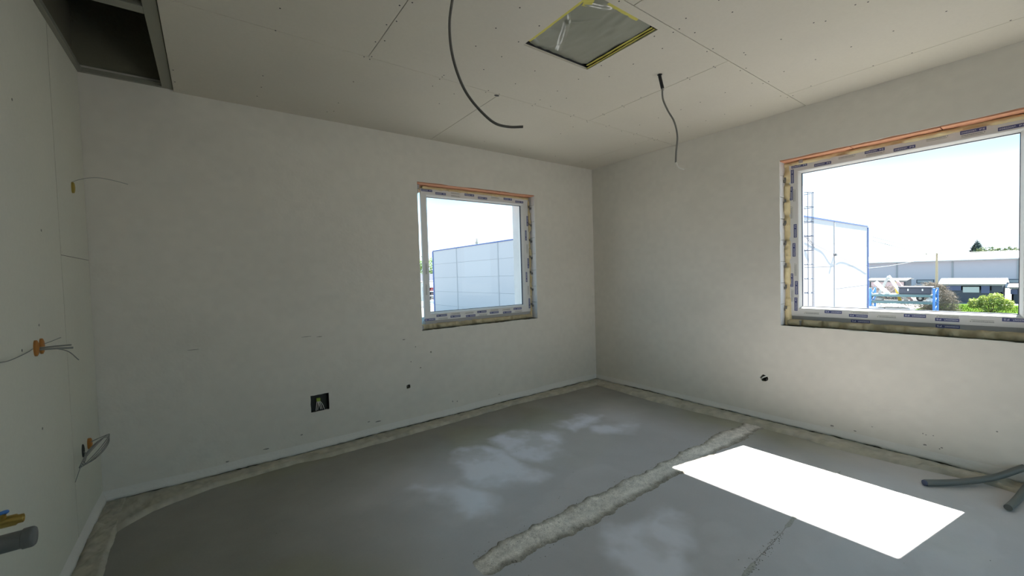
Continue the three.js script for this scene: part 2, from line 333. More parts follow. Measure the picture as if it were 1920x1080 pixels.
{ const g = new THREE.PlaneGeometry(L, ZR, 1, 1); g.rotateX(-Math.PI / 2); g.translate(-L / 2, 0, ZR / 2);
  const p = g.attributes.position, uv = g.attributes.uv; for (let i = 0; i < p.count; i++) uv.setXY(i, (p.getX(i) + L) / L, p.getZ(i) / ZR);
  const rough = dataTex(384, 512, (u, v, o) => {                 // the pale worn patches are trowelled smoother than the rest
    const x = -L + u * L, z = v * ZR, wx = x + 0.26 * (fbm(x * 4, z * 4 + 9, 5) - 0.5), wz = z + 0.26 * (fbm(x * 4 + 20, z * 4, 5) - 0.5); let p = 0;
    for (const q of patches) { if (Math.abs(wx - q[0][0]) > 1 || Math.abs(wz - q[0][1]) > 1) continue; p = Math.max(p, smooth(-0.08, 0.08, polyDist(wx, wz, q))); }
    o[0] = o[1] = o[2] = 0.46 + 0.2 * fbm(x * 3 + 60, z * 3 + 20, 4) - 0.16 * p; });
  const bump = dataTex(512, 512, (u, v, o) => { o[0] = o[1] = o[2] = fbm(u * 10, v * 10, 6, 10); }); bump.repeat.set(3, 4);
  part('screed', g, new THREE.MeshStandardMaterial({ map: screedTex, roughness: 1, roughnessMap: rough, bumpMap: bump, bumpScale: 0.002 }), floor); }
part('floor_slab', box(-L - 0.02, 0.02, -0.25, -0.004, -0.02, ZR + 0.02), M.masonry, floor);
M.rough = new THREE.MeshStandardMaterial({ vertexColors: true, roughness: 0.97 });
M.roughWarm = new THREE.MeshStandardMaterial({ color: C(0.47, 0.445, 0.375), vertexColors: true, roughness: 0.97 });
const interp = (tab, s) => { for (let i = 0; i < tab.length - 1; i++) { const [a, va] = tab[i], [b, vb] = tab[i + 1]; if ((s - a) * (s - b) <= 0 && a !== b) return mix(va, vb, (s - a) / (b - a)); } return tab[tab.length - 1][1]; };
const edgeBack = [[0.0, 0.17], [-0.7, 0.165], [-1.34, 0.115], [-2.13, 0.155], [-2.8, 0.18], [-3.2, 0.19], [-3.43, 0.145], [-3.77, 0.17], [-3.95, 0.185], [-4.14, 0.247], [-4.24, 0.285], [-4.34, 0.385], [-4.39, 0.45], [-4.5, 0.5]];
const edgeRight = [[0, 0.18], [0.17, 0.18], [0.96, 0.235], [1.5, 0.21], [1.85, 0.184], [2.3, 0.187], [2.6, 0.21], [2.87, 0.197], [3.07, 0.168], [3.25, 0.135], [3.4, 0.17], [6, 0.17]];
const edgeLeft = [[0, 0.12], [0.7, 0.12], [1.2, 0.14], [6, 0.13]];
function strip(len, tab, map, ph, sign = 1) {
  const n = Math.round(len / 0.008);
  const geo = gridGeo(n, 16, (u, v) => {
    const s = u * len, w = interp(tab, sign * s) + 0.022 * (fbm(s * 9 + ph, 1.5, 4) - 0.5), q = v * w;
    const b = fbm(s * 16 + ph, q * 16, 5), y = 0.002 + (0.009 + 0.022 * b) * smooth(1, 0.86, v) * (0.7 + 0.3 * smooth(0, 0.3, v)) + 0.006 * (vn(s * 70 + ph, q * 70) - 0.5) * smooth(1, 0.8, v);
    return map(s, v >= 1 ? -0.003 : y, q);
  }, (u, v) => { const k = 0.7 + 0.6 * fbm(u * len * 22 + ph, v * 4, 5); return [k, k, k * (0.94 + 0.08 * vn(u * 90, v * 3))]; });
  part('mortar_strip', geo, M.roughWarm, floor);
}
strip(L, edgeBack, (s, y, q) => [-s, y, q], 3, -1);
strip(ZR, edgeRight, (s, y, q) => [-q, y + 0.0006, s], 31);
strip(ZR, edgeLeft, (s, y, q) => [-L + q, y + 0.0003, s], 57);
// chased channel filled with rough mortar, running to the right wall
const speckle = dataTex(512, 512, (u, v, o) => {                 // pale crushed grit with dark pits
  const g = vn(u * 128, v * 128, 128), f = vn(u * 256 + 3, v * 256 + 5, 256), c = fbm(u * 16, v * 16, 4, 16);
  let k = 0.55 + 0.35 * c + 0.3 * (f - 0.5); if (g < 0.2) k *= 0.45 + g * 2; if (g > 0.8) k += 0.12;
  o[0] = k; o[1] = k * 0.975; o[2] = k * 0.94;
}, [2.2, 2.2]);
M.trench = new THREE.MeshStandardMaterial({ map: speckle, vertexColors: true, roughness: 0.97 });
{ const g = gridGeo(620, 30, (u, v) => {
    const x = mix(-2.985, -0.16, u), end = smooth(0, 0.035, u), wob = 0.03 * (fbm(x * 5, 3, 4) - 0.5), w = (0.088 + 0.07 * (fbm(x * 8 + 5, 9, 5) - 0.5)) * (0.3 + 0.7 * Math.sqrt(end));
    const z = 1.937 + wob + (v - 0.5) * 2 * w + 0.012 * (fbm(x * 40, v * 4, 3) - 0.5), rim = smooth(0, 0.1, v) * smooth(1, 0.9, v) * end;
    return [x, -0.001 + rim * (0.003 + 0.006 * fbm(x * 30, z * 30 + 50, 3) + 0.0035 * vn(x * 90, z * 90)), z];
  }, (u, v, p) => { const e = smooth(0.02, 0.3, v + 0.22 * (fbm(p[0] * 20, v * 3, 4) - 0.5)) * smooth(0.98, 0.7, v + 0.22 * (fbm(p[0] * 20 + 9, v * 3, 4) - 0.5)), k = mix(0.42, 1.1, e * (0.65 + 0.6 * fbm(p[0] * 6 + 30, p[2] * 14, 4))); return [k, k * (0.94 + 0.035 * e), k * (0.83 + 0.11 * e)]; });
  const p = g.attributes.position, uv = g.attributes.uv; for (let i = 0; i < p.count; i++) uv.setXY(i, p.getX(i), p.getZ(i));
  part('trench_fill', g, M.trench, floor); }
part('seam_crack', gridGeo(300, 4, (u, v) => { const x = mix(-0.6, -2.6, u), w = 0.010 * smooth(0.42, 0.62, fbm(u * 14 + 5, 4, 4)) + 0.0012; return [x, 0.0004 + 0.003 * smooth(0, 0.3, v) * smooth(1, 0.7, v) * vn(x * 120, v * 5), 2.668 + 0.09 * u * u + 0.012 * (fbm(x * 14, 8, 3) - 0.5) + (v - 0.5) * 2 * w]; }, (u, v) => { const k = 0.33 + 0.2 * vn(u * 500, v * 6); return [k, k * 0.97, k * 0.9]; }), M.rough, floor);
// a thin crumbly seam across the sunlit patch, and loose grains along both
{ const grains = [], base = new THREE.IcosahedronGeometry(1, 0);
  const grain = (x, z, s) => { const g = base.clone(); g.scale(s * rr(0.7, 1.4), s * rr(0.4, 0.8), s * rr(0.7, 1.4)); g.rotateY(rr(0, 6)); g.translate(x, s * 0.25, z); grains.push(g); };
  for (let i = 0; i < 240; i++) { const x = rr(-2.98, -0.2), side = rnd() < 0.5 ? -1 : 1; grain(x, 1.935 + side * (0.06 + Math.abs(rr(-1, 1) * rr(0, 1)) * 0.09), rr(0.001, 0.0026)); }
  for (let i = 0; i < 1100; i++) { const t = rnd(), k = Math.max(0, fbm(t * 9, 4, 3) - 0.32); if (rnd() > k * 3) continue; grain(mix(-0.62, -2.5, t) + rr(-0.015, 0.015), 2.665 + 0.09 * t * t + rr(-1, 1) * rr(0, 0.034), rr(0.001, 0.0028)); }
  for (let i = 0; i < 70; i++) grain(rr(-4.2, -0.3), rr(0.3, 3.4), rr(0.001, 0.0024));
  const m = part('rubble_grains', mergeGeometries(grains), mat(0.24, 0.22, 0.19, 0.95), floor); m.userData.kind = 'stuff'; }

// ------------------------------------------------------------------ windows
function labelTex() {
  const c = document.createElement('canvas'); c.width = 384; c.height = 72; const x = c.getContext('2d');
  x.fillStyle = '#464e80'; x.fillRect(0, 0, 384, 72);
  x.strokeStyle = '#8d92b4'; x.lineWidth = 2; x.strokeRect(3, 3, 378, 66);
  x.fillStyle = '#d4d8e6'; x.font = 'bold 46px sans-serif'; x.textBaseline = 'middle'; x.textAlign = 'left';
  x.save(); x.translate(14, 38); const w = x.measureText('HORIZONT.').width; x.scale(238 / w, 1); x.fillText('HORIZONT.', 0, 0); x.restore();
  x.save(); x.translate(278, 38); const w2 = x.measureText('PS').width; x.scale(88 / w2, 1); x.fillText('PS', 0, 0); x.restore();
  const t = new THREE.CanvasTexture(c); t.colorSpace = THREE.SRGBColorSpace; return t;
}
function printTex() {                                            // the small grey print between the labels, too fine to read
  const c = document.createElement('canvas'); c.width = 384; c.height = 72; const x = c.getContext('2d');
  x.fillStyle = '#deded9'; x.fillRect(0, 0, 384, 72);
  x.fillStyle = '#9c9e9f'; let p = 8; while (p < 320) { const w = rr(5, 16); x.fillRect(p, 6 + rr(0, 3), w, rr(22, 27)); p += w + rr(1, 4); }
  x.fillRect(8, 48, 340, 10); x.beginPath(); x.arc(352, 18, 11, 0, 7); x.fill();
  const t = new THREE.CanvasTexture(c); t.colorSpace = THREE.SRGBColorSpace; return t;
}
M.sticker = new THREE.MeshStandardMaterial({ map: labelTex(), roughness: 0.5 });
M.print = new THREE.MeshStandardMaterial({ map: printTex(), roughness: 0.4 });
const labelGeo = new THREE.PlaneGeometry(0.114, 0.0225), printGeo = new THREE.PlaneGeometry(0.112, 0.021);
function ringGeo(o, i, prof, closed = false) {                   // profile of (share of the way from the outer to the inner rectangle, depth w); mitred corners
  const pos = [];
  const rect = (s) => [[mix(o[0], i[0], s), mix(o[2], i[2], s)], [mix(o[1], i[1], s), mix(o[2], i[2], s)], [mix(o[1], i[1], s), mix(o[3], i[3], s)], [mix(o[0], i[0], s), mix(o[3], i[3], s)]];
  for (let k = 0; k < prof.length - (closed ? 0 : 1); k++) {
    const [s0, w0] = prof[k], [s1, w1] = prof[(k + 1) % prof.length], A = rect(s0), B = rect(s1);
    for (let c = 0; c < 4; c++) { const d = (c + 1) % 4, a = [...A[c], -w0], b = [...A[d], -w0], e = [...B[d], -w1], f = [...B[c], -w1]; pos.push(...a, ...b, ...e, ...a, ...e, ...f); }
  }
  const g = new THREE.BufferGeometry(); g.setAttribute('position', new THREE.Float32BufferAttribute(pos, 3)); g.computeVertexNormals();
  g.setAttribute('uv', new THREE.Float32BufferAttribute(new Float32Array(pos.length / 3 * 2), 2)); return g;
}
// a bead of hardened foam from a to b (in u, y) across the gap of width wid towards side n, bulging out of the gap
function foamGeo(a, b, n, wid, w0, bulge, ph) {
  const fill = box(Math.min(a[0], b[0]) + Math.min(0, n[0] * wid) - 0.004 * Math.abs(n[0]), Math.max(a[0], b[0]) + Math.max(0, n[0] * wid) + 0.004 * Math.abs(n[0]), Math.min(a[1], b[1]) + Math.min(0, n[1] * wid) - 0.004 * Math.abs(n[1]), Math.max(a[1], b[1]) + Math.max(0, n[1] * wid) + 0.004 * Math.abs(n[1]), -w0 - 0.045, -w0 - 0.004);
  const bead = uvScale(foamBead(a, b, n, wid, w0, bulge, ph), Math.hypot(b[0] - a[0], b[1] - a[1]), 0.06); return mergeGeometries([fill, bead]);
}
function foamBead(a, b, n, wid, w0, bulge, ph) {
  const len = Math.hypot(b[0] - a[0], b[1] - a[1]), N = Math.max(8, Math.round(len / 0.008));
  return gridGeo(N, 12, (u, v) => {
    const s = u * len, th = v * Math.PI, lump = 0.15 + 1.6 * smooth(0.2, 0.75, fbm(s * 15 + ph, 2, 3)) , cut = 0.75 + 0.25 * smooth(0.3, 0.6, vn(s * 9 + ph, 6));
    const across = wid * (0.5 - 0.56 * Math.cos(th) * (0.86 + 0.3 * fbm(s * 22 + ph, v * 3, 3))), out = Math.sin(th) * bulge * lump * cut + 0.004 * fbm(s * 60 + ph, v * 8, 2);
    return [mix(a[0], b[0], u) + n[0] * across, mix(a[1], b[1], u) + n[1] * across, -(w0 - out)];
  });
}
const anchorGeo = (() => {                                       // bent strap: foot on the block, arm up to the frame
  const a = rbox(-0.012, 0.004, -0.011, 0.011, 0.0, 0.02, 0.002, 1), b = box(-0.022, -0.008, 0.004, 0.03, -0.004, 0.0), c = new THREE.CylinderGeometry(0.005, 0.005, 0.006, 8); c.rotateZ(Math.PI / 2); c.translate(-0.012, 0, 0.01);
  return mergeGeometries([a.toNonIndexed(), b.toNonIndexed(), c.toNonIndexed()]);
})();
function buildWindow(name, open, O, I, turn, items, anchors, foams, clips) {
  const w = struct(name); if (turn) w.rotation.y = turn;
  const prof = [[0.34, 0.17], [0.34, 0.128], [0, 0.125], [0, 0.1015], [0.02, 0.1], [0.70, 0.1], [0.74, 0.1012], [0.78, 0.1035], [0.955, 0.1235], [0.97, 0.1255], [0.972, 0.128], [0.972, 0.138], [0.98, 0.142], [0.98, 0.162], [0.93, 0.17]];
  const frame = part('window_frame', ringGeo(O, I, prof, true), M.pvc, w);
  part('gasket', ringGeo(O, I, [[0.955, 0.1240], [1.0, 0.1255], [1.005, 0.1295], [0.965, 0.1295]], true), M.gasket, w);
  part('outer_gasket', ringGeo(O, I, [[0.975, 0.1335], [1.0, 0.1335], [1.0, 0.142], [0.97, 0.142]], true), M.gasket, w);
  const pane = new THREE.PlaneGeometry(I[1] - I[0] + 0.006, I[3] - I[2] + 0.006); pane.translate((I[0] + I[1]) / 2, (I[2] + I[3]) / 2, -0.131);
  part('glass_pane', pane, M.glass, w);
  const sill = part('sill_profile', rbox(O[0] + 0.005, O[1] - 0.005, O[2] - 0.036, O[2] + 0.002, -0.165, -0.106, 0.003, 1), M.greyPvc, w);
  for (const [kind, u, y, vert, onSill] of items) {
    const m = part(kind === 'B' ? 'brand_label' : 'fine_print', kind === 'B' ? labelGeo : printGeo, kind === 'B' ? M.sticker : M.print, onSill ? sill : frame);
    m.position.set(u, y, onSill ? -0.1054 : -0.0995); m.rotation.z = vert === 2 ? Math.PI : vert ? vert * Math.PI / 2 : 0;
  }
  for (const [u, y, s] of anchors) { const m = part('frame_anchor', anchorGeo, M.steel, w); m.position.set(u, y, -0.082); if (s < 0) { m.rotation.y = Math.PI; m.position.z = -0.07; } }
  for (const f of foams) part('foam_bead', foamGeo(...f), f[0][1] < 1 && f[1][1] < 1 ? M.foamLower : M.foam, w);
  for (const c of clips) part('packer', rbox(...c, 0.003, 1), M.greyPvc, w);
  return w;
}
const O1 = [-2.262, -0.958, 0.944, 2.214], I1 = [-2.19, -1.053, 1.029, 2.138];
const w1Items = [
  ['B', -2.198, 2.197, 0], ['B', -1.726, 2.196, 0], ['B', -1.24, 2.195, 0], ['B', -2.052, 2.179, 0], ['B', -1.568, 2.178, 0], ['B', -1.082, 2.178, 0], ['G', -1.885, 2.195, 0], ['G', -1.884, 2.168, 0], ['G', -1.405, 2.193, 0],
  ['B', -2.213, 0.957, 2], ['B', -2.085, 0.987, 2], ['B', -1.933, 0.966, 2], ['B', -1.756, 0.957, 2], ['B', -1.619, 0.988, 2], ['B', -1.463, 0.968, 2], ['B', -1.293, 0.957, 2], ['B', -1.148, 0.987, 2],
  ['G', -2.075, 0.957, 2], ['G', -1.935, 0.993, 2], ['G', -1.775, 0.988, 2], ['G', -1.61, 0.957, 2], ['G', -1.463, 0.994, 2], ['G', -1.305, 0.987, 2], ['G', -1.14, 0.958, 2],
  ['B', -0.975, 1.971, -1], ['B', -1.001, 1.807, -1], ['G', -0.99, 1.653, -1], ['B', -0.978, 1.492, -1], ['B', -1.008, 1.335, -1], ['G', -0.99, 1.18, -1], ['B', -0.977, 1.035, -1], ['G', -2.23, 1.45, 1], ['G', -2.236, 1.25, 1],
];
buildWindow('window_1', OPEN1, O1, I1, 0, w1Items,
  [2.112, 1.919, 1.737, 1.55, 1.374, 1.192, 1.01].map((y) => [-0.9445, y, 1]),
  [[[-2.25, 2.207], [-0.945, 2.207], [0, 1], 0.03, 0.116, 0.022, 3], [[-0.962, 0.90], [-0.962, 2.2], [1, 0], 0.02, 0.108, 0.022, 11], [[-2.29, 0.866], [-0.965, 0.866], [0, 1], 0.046, 0.112, 0.034, 23], [[-2.338, 2.175], [-2.27, 2.175], [0, 1], 0.05, 0.125, 0.02, 7]],
  [[-2.335, -2.285, 2.20, 2.25, -0.12, -0.07], [-2.33, -2.29, 2.165, 2.19, -0.13, -0.08], [-2.335, -2.295, 0.87, 0.905, -0.13, -0.06], [-1.0, -0.95, 0.868, 0.9, -0.13, -0.08]]);
const O2 = [2.136, 3.462, 0.946, 2.223], I2 = [2.222, 3.373, 1.030, 2.143];
const w2Items = [
  ['B', 2.211, 2.206, 0], ['B', 2.374, 2.184, 0], ['G', 2.532, 2.200, 0], ['B', 2.695, 2.206, 0], ['G', 2.70, 2.18, 0], ['B', 2.857, 2.182, 0], ['G', 3.022, 2.203, 0], ['B', 3.183, 2.208, 0], ['G', 3.185, 2.183, 0], ['B', 3.344, 2.184, 0],
  ['B', 2.161, 2.128, 1], ['B', 2.152, 1.986, 1], ['G', 2.175, 1.97, 1], ['G', 2.155, 1.828, 1], ['B', 2.179, 1.667, 1], ['B', 2.169, 1.507, 1], ['G', 2.18, 1.34, 1], ['B', 2.151, 1.25, 1], ['B', 2.185, 1.185, 1], ['G', 2.155, 1.12, 1], ['B', 2.18, 1.045, 1],
  ['B', 2.439, 0.992, 2], ['B', 2.597, 0.972, 2], ['G', 2.29, 0.976, 2], ['G', 2.602, 0.998, 2], ['G', 2.759, 0.977, 2], ['B', 2.912, 0.991, 2], ['B', 3.07, 0.974, 2], ['G', 3.07, 0.998, 2], ['G', 3.224, 0.977, 2], ['B', 3.367, 0.993, 2],
  ['B', 2.608, 0.928, 2, 1], ['B', 3.072, 0.928, 2, 1],
];
buildWindow('window_2', OPEN2, O2, I2, -Math.PI / 2, w2Items,
  [2.094, 1.911, 1.729, 1.56, 1.367, 1.183, 0.999].map((y) => [2.103, y, -1]),
  [[[2.102, 2.215], [3.515, 2.215], [0, 1], 0.036, 0.116, 0.024, 41], [[2.1, 0.87], [2.1, 2.235], [1, 0], 0.042, 0.108, 0.024, 53], [[2.1, 0.863], [3.515, 0.863], [0, 1], 0.05, 0.112, 0.036, 67], [[3.464, 0.9], [3.464, 2.23], [1, 0], 0.05, 0.112, 0.03, 71]],
  [[2.19, 2.225, 0.867, 0.91, -0.12, -0.07], [2.215, 2.245, 2.222, 2.25, -0.12, -0.075]]);

{ const d = struct('added_door_1'), mx = (ADDED_DOOR[0] + ADDED_DOOR[1]) / 2;  // added glazed door out of view, brightens back wall and floor
  for (const [a, b] of [[ADDED_DOOR[0] + 0.004, mx - 0.003], [mx + 0.003, ADDED_DOOR[1] - 0.004]]) {
    part('added_door_frame', mergeGeometries([box(a, a + 0.09, ADDED_DOOR[2], ADDED_DOOR[3] - 0.004, ZR + 0.1, ZR + 0.17), box(b - 0.09, b, ADDED_DOOR[2], ADDED_DOOR[3] - 0.004, ZR + 0.1, ZR + 0.17), box(a + 0.09, b - 0.09, ADDED_DOOR[2], ADDED_DOOR[2] + 0.1, ZR + 0.1, ZR + 0.17), box(a + 0.09, b - 0.09, ADDED_DOOR[3] - 0.09, ADDED_DOOR[3] - 0.004, ZR + 0.1, ZR + 0.17)]), M.pvc, d);
    const p = new THREE.PlaneGeometry(b - a - 0.17, ADDED_DOOR[3] - ADDED_DOOR[2] - 0.17); p.translate((a + b) / 2, (ADDED_DOOR[2] + ADDED_DOOR[3]) / 2, ZR + 0.135); part('glass_pane', p, M.glass, d);
  } }

// ------------------------------------------------------------------ ceiling hatch cover, hanging cables
{ const t = thing('hatch_cover', 'crinkled clear plastic sheet taped over the square ceiling opening', 'plastic sheet', [-2.1825, H, 1.989]);
  const hx = 0.2555, hz = 0.2555;
  const crease = (x, z, ax, az, bx, bz, w) => { const ex = bx - ax, ez = bz - az, t = Math.max(0, Math.min(1, ((x - ax) * ex + (z - az) * ez) / (ex * ex + ez * ez))), d = Math.hypot(x - ax - t * ex, z - az - t * ez); return smooth(w, 0, d) * (0.5 + 0.5 * Math.sin(Math.PI * Math.min(1, t + 0.2))); };
  const film = gridGeo(120, 120, (u, v) => {
    let x = mix(-hx, hx, u), z = mix(-hz, hz, v);
    const cut = (cx, cz, r) => { const d = (Math.abs(x - cx) + Math.abs(z - cz)); if (d < r) { const k = (r - d) / 2; x -= Math.sign(cx) * k; z -= Math.sign(cz) * k; } };
    cut(-hx, -hz, 0.05); cut(hx, -hz, 0.05); cut(hx, hz, 0.05); cut(-hx, hz, 0.02);
    const r = Math.abs(fbm(x * 7 + 20, z * 7 + 20, 3) - 0.5), fold = crease(x, z, -0.175, 0.012, -0.03, -0.21, 0.022), fold2 = crease(x, z, -0.2, 0.165, -0.01, 0.225, 0.016), fold3 = crease(x, z, -0.17, 0.02, -0.05, 0.14, 0.008) + crease(x, z, -0.17, 0.02, -0.24, 0.09, 0.008);
    const sag = 0.014 * Math.cos(u * Math.PI - Math.PI / 2) * Math.cos(v * Math.PI - Math.PI / 2);
    return [x, 0.022 - sag - 0.010 * (0.25 - r) + 0.006 * vn(x * 30 + 60, z * 12 + 60) - 0.014 * fold - 0.01 * fold2 - 0.005 * fold3, z];
  });
  part('plastic_film', film, new THREE.MeshPhysicalMaterial({ color: C(0.42, 0.43, 0.35), roughness: 0.3, transmission: 0.25, thickness: 0, clearcoat: 1, clearcoatRoughness: 0.12, side: THREE.DoubleSide }), t);
  const tapeStrip = (ax, az, bx, bz, wid, y0, y1) => gridGeo(30, 3, (u, v) => { const nx = -(bz - az), nz = bx - ax, l = Math.hypot(nx, nz), k = (v - 0.5) * wid * (1 + 0.5 * (fbm(u * 8 + ax * 9, az * 5 + 3, 3) - 0.5)); return [mix(ax, bx, u) + nx / l * k, mix(y0, y1, u) + 0.004 * vn(u * 20, v * 3 + ax * 7), mix(az, bz, u) + nz / l * k]; });
  part('tape', tapeStrip(-0.246, -0.215, -0.246, 0.2, 0.017, 0.002, 0.002), M.tape, t);
  part('tape', tapeStrip(0.240, -0.24, 0.240, 0.235, 0.018, 0.012, 0.014), M.tape, t);
  part('tape', tapeStrip(0.252, -0.25, 0.252, 0.24, 0.014, 0.004, 0.008), M.tape, t);
  part('tape', tapeStrip(-0.13, 0.245, 0.1, 0.243, 0.02, 0.002, 0.003), M.tape, t);
  part('tape', tapeStrip(-0.19, 0.16, -0.23, 0.24, 0.05, 0.012, 0.016), M.tape, t);
  const dark = part('dark_void', box(-0.256, 0.256, 0.075, 0.08, -0.256, 0.256), M.atticDark, t); dark.name = 'void_panel'; }  // near-black panel standing in for the darkness of the roof void
{ const t = thing('ceiling_conduit', 'long black flexible conduit drooping in a curve from the ceiling', 'conduit', [-2.98, H, 1.905]);
  const P = [[-2.972, 2.665, 1.915], [-2.979, 2.606, 1.905], [-2.992, 2.511, 1.897], [-2.99, 2.393, 1.899], [-2.97, 2.288, 1.91], [-2.935, 2.193, 1.93], [-2.876, 2.105, 1.967], [-2.827, 2.056, 2.0], [-2.778, 2.04, 2.036], [-2.728, 2.038, 2.074]].map((p) => [p[0] + 2.98, p[1] - H, p[2] - 1.905]);
  part('hose', capTube(P, 0.0062, 120, 10), M.conduit, t);
  const hole = new THREE.CylinderGeometry(0.014, 0.014, 0.002, 14); hole.translate(0.008, -0.0006, 0.008); part('ceiling_hole', hole, M.screw, t); }
{ const t = thing('ceiling_cable', 'thin grey cable hanging from a black conduit stub beside the hatch', 'cable', [-1.474, H, 1.953]);
  const q = (p) => [p[0] + 1.474, p[1] - H, p[2] - 1.953];
  part('conduit_stub', capTube([[-1.475, 2.67, 1.952], [-1.474, 2.64, 1.953], [-1.47, 2.607, 1.958], [-1.465, 2.558, 1.966]].map(q), 0.0105, 20, 10), M.black, t);
  part('cable', capTube([[-1.465, 2.57, 1.965], [-1.464, 2.491, 1.967], [-1.449, 2.41, 1.991], [-1.429, 2.332, 2.023], [-1.419, 2.236, 2.038], [-1.424, 2.134, 2.031], [-1.4265, 2.066, 2.028]].map(q), 0.0058, 70, 8), M.cable, t);
  const w = part('bare_wire', capTube([[-1.4265, 2.07, 2.028], [-1.418, 2.036, 2.041], [-1.4, 2.015, 2.071]].map(q), 0.0055, 16, 8), M.whiteWire, t); w.userData.label = 'pale bare end of the cable';
  const r = new THREE.CylinderGeometry(0.016, 0.016, 0.0025, 14); part('ceiling_hole', r, M.screw, t); }

// ------------------------------------------------------------------ electrical bits in the walls
{ const t = thing('junction_box', 'square black recessed wall box with loose white wires below window', 'junction box', [-3.236, 0.385, 0]);
  const x = 0.07, y = 0.069, d = 0.048;
  part('box_shell', mergeGeometries([box(-x, x, -y, y, -d - 0.003, -d), box(-x, -x + 0.003, -y, y, -d, -0.006), box(x - 0.003, x, -y, y, -d, -0.006), box(-x, x, y - 0.003, y, -d, -0.006), box(-x, x, -y, -y + 0.003, -d, -0.006)]), M.darkBox, t);
  const cn = part('wire_connector', rbox(-0.022, 0.006, 0.008, 0.035, -0.035, -0.012, 0.003, 1), M.greenWire, t); cn.userData.label = 'green and yellow wire connector';
  for (const [a, b] of [[-0.024, -0.03], [-0.012, -0.017], [-0.004, 0.004], [0.006, 0.016], [0.018, 0.034]]) part('wire', tube([[a * 0.4 - 0.008, 0.012, -0.025], [a, -0.015, -0.012], [b, -0.055 - 0.25 * Math.abs(b), -0.012 + rr(-0.006, 0.004)]], 0.0022, 14, 6), M.whiteWire, t); }
{ const t = thing('cable_hole', 'small round dark hole with cable stub in back wall under window', 'hole', [-2.492, 0.376, 0]);
  const c = new THREE.CylinderGeometry(0.0235, 0.0235, 0.045, 16, 1, true); c.rotateX(Math.PI / 2); c.translate(0, 0, -0.035); const e = new THREE.CircleGeometry(0.0235, 16); e.translate(0, 0, -0.057);
  part('sleeve', mergeGeometries([c, e]), M.darkBox, t);
  part('cable_stub', capTube([[0.004, -0.006, -0.05], [0.002, 0.0, -0.02], [-0.006, 0.006, -0.006]], 0.006, 10, 8), M.conduit, t); }
{ const t = thing('cable_hole', 'round hole with pale cable end in right wall under large window', 'hole', [0, 0.387, 1.965]); t.rotation.y = -Math.PI / 2;
  const c = new THREE.CylinderGeometry(0.0355, 0.0355, 0.045, 18, 1, true); c.rotateX(Math.PI / 2); c.translate(0, 0, -0.035); const e = new THREE.CircleGeometry(0.0355, 18); e.translate(0, 0, -0.057);
  part('sleeve', mergeGeometries([c, e]), M.darkBox, t);
  part('cable_stub', capTube([[-0.03, -0.012, -0.03], [-0.005, 0.008, -0.006], [0.026, 0.024, -0.004]], 0.006, 14, 8), M.whiteWire, t);
  part('cable_stub', capTube([[0.01, -0.028, -0.04], [0.014, -0.012, -0.02], [0.02, -0.004, -0.012]], 0.008, 12, 8), M.conduit, t); }
function conduitEnd(parent, y, z, r, m, len = 0.012) {           // mouth of a flexible pipe flush with the left wall
  const c = new THREE.CylinderGeometry(r, r, len, 14, 1, true); c.rotateZ(Math.PI / 2); c.translate(len / 2 - 0.004, y, z); const i = new THREE.CircleGeometry(r * 0.9, 14); i.rotateY(Math.PI / 2); i.translate(0.001, y, z);
  const cap = new THREE.SphereGeometry(r, 14, 6, 0, 6.2832, 0, 1.5708); cap.scale(1, 0.35, 1); cap.rotateZ(-Math.PI / 2); cap.translate(len - 0.004, y, z);
  return part('conduit_end', mergeGeometries([c.toNonIndexed(), cap.toNonIndexed(), i.toNonIndexed()]), m, parent);
}
{ const t = thing('wire_outlet', 'yellow conduit end with one long thin wire high on left wall', 'wire outlet', [-L, 1.943, 0.3]);
  conduitEnd(t, -0.015, 0, 0.016, M.yellowPlug).scale.set(1, 1.9, 0.8);
  part('wire', capTube([[-0.002, 0, 0], [0.04, 0.022, 0.0], [0.098, 0.037, 0.0], [0.16, 0.032, -0.01], [0.228, 0.017, -0.02]], 0.0016, 30, 6), M.greyWire, t); }
{ const t = thing('wire_outlet', 'pair of orange conduit ends with spread grey wires on left wall', 'wire outlet', [-L, 1.12, 1.01]);
  for (const z of [-0.033, 0.038]) { const e = conduitEnd(t, 0, z, 0.0185, M.orange, 0.01); e.scale.set(1, 1.8, 1); }
  part('wire', capTube([[-0.002, -0.008, 0.03], [0.04, -0.008, 0.032], [0.108, -0.012, 0.03]], 0.0042, 16, 7), M.greyWire, t);
  part('wire', capTube([[-0.002, -0.002, 0.02], [0.04, 0.0, 0.025], [0.106, 0.002, 0.045]], 0.003, 16, 6), M.greyWire, t);
  part('wire', capTube([[-0.002, -0.012, -0.03], [0.05, -0.016, -0.02], [0.085, -0.03, -0.008], [0.118, -0.07, 0.005]], 0.0022, 20, 6), M.greyWire, t);
  part('wire', capTube([[-0.002, 0, 0.05], [0.012, 0.0, 0.16], [0.02, -0.002, 0.36], [0.058, 0.019, 0.6]], 0.0018, 30, 6), M.greyWire, t);
  part('wire', capTube([[-0.002, 0.004, -0.03], [0.03, 0.016, -0.03], [0.06, 0.03, -0.04]], 0.0014, 12, 5), M.greyWire, t); }
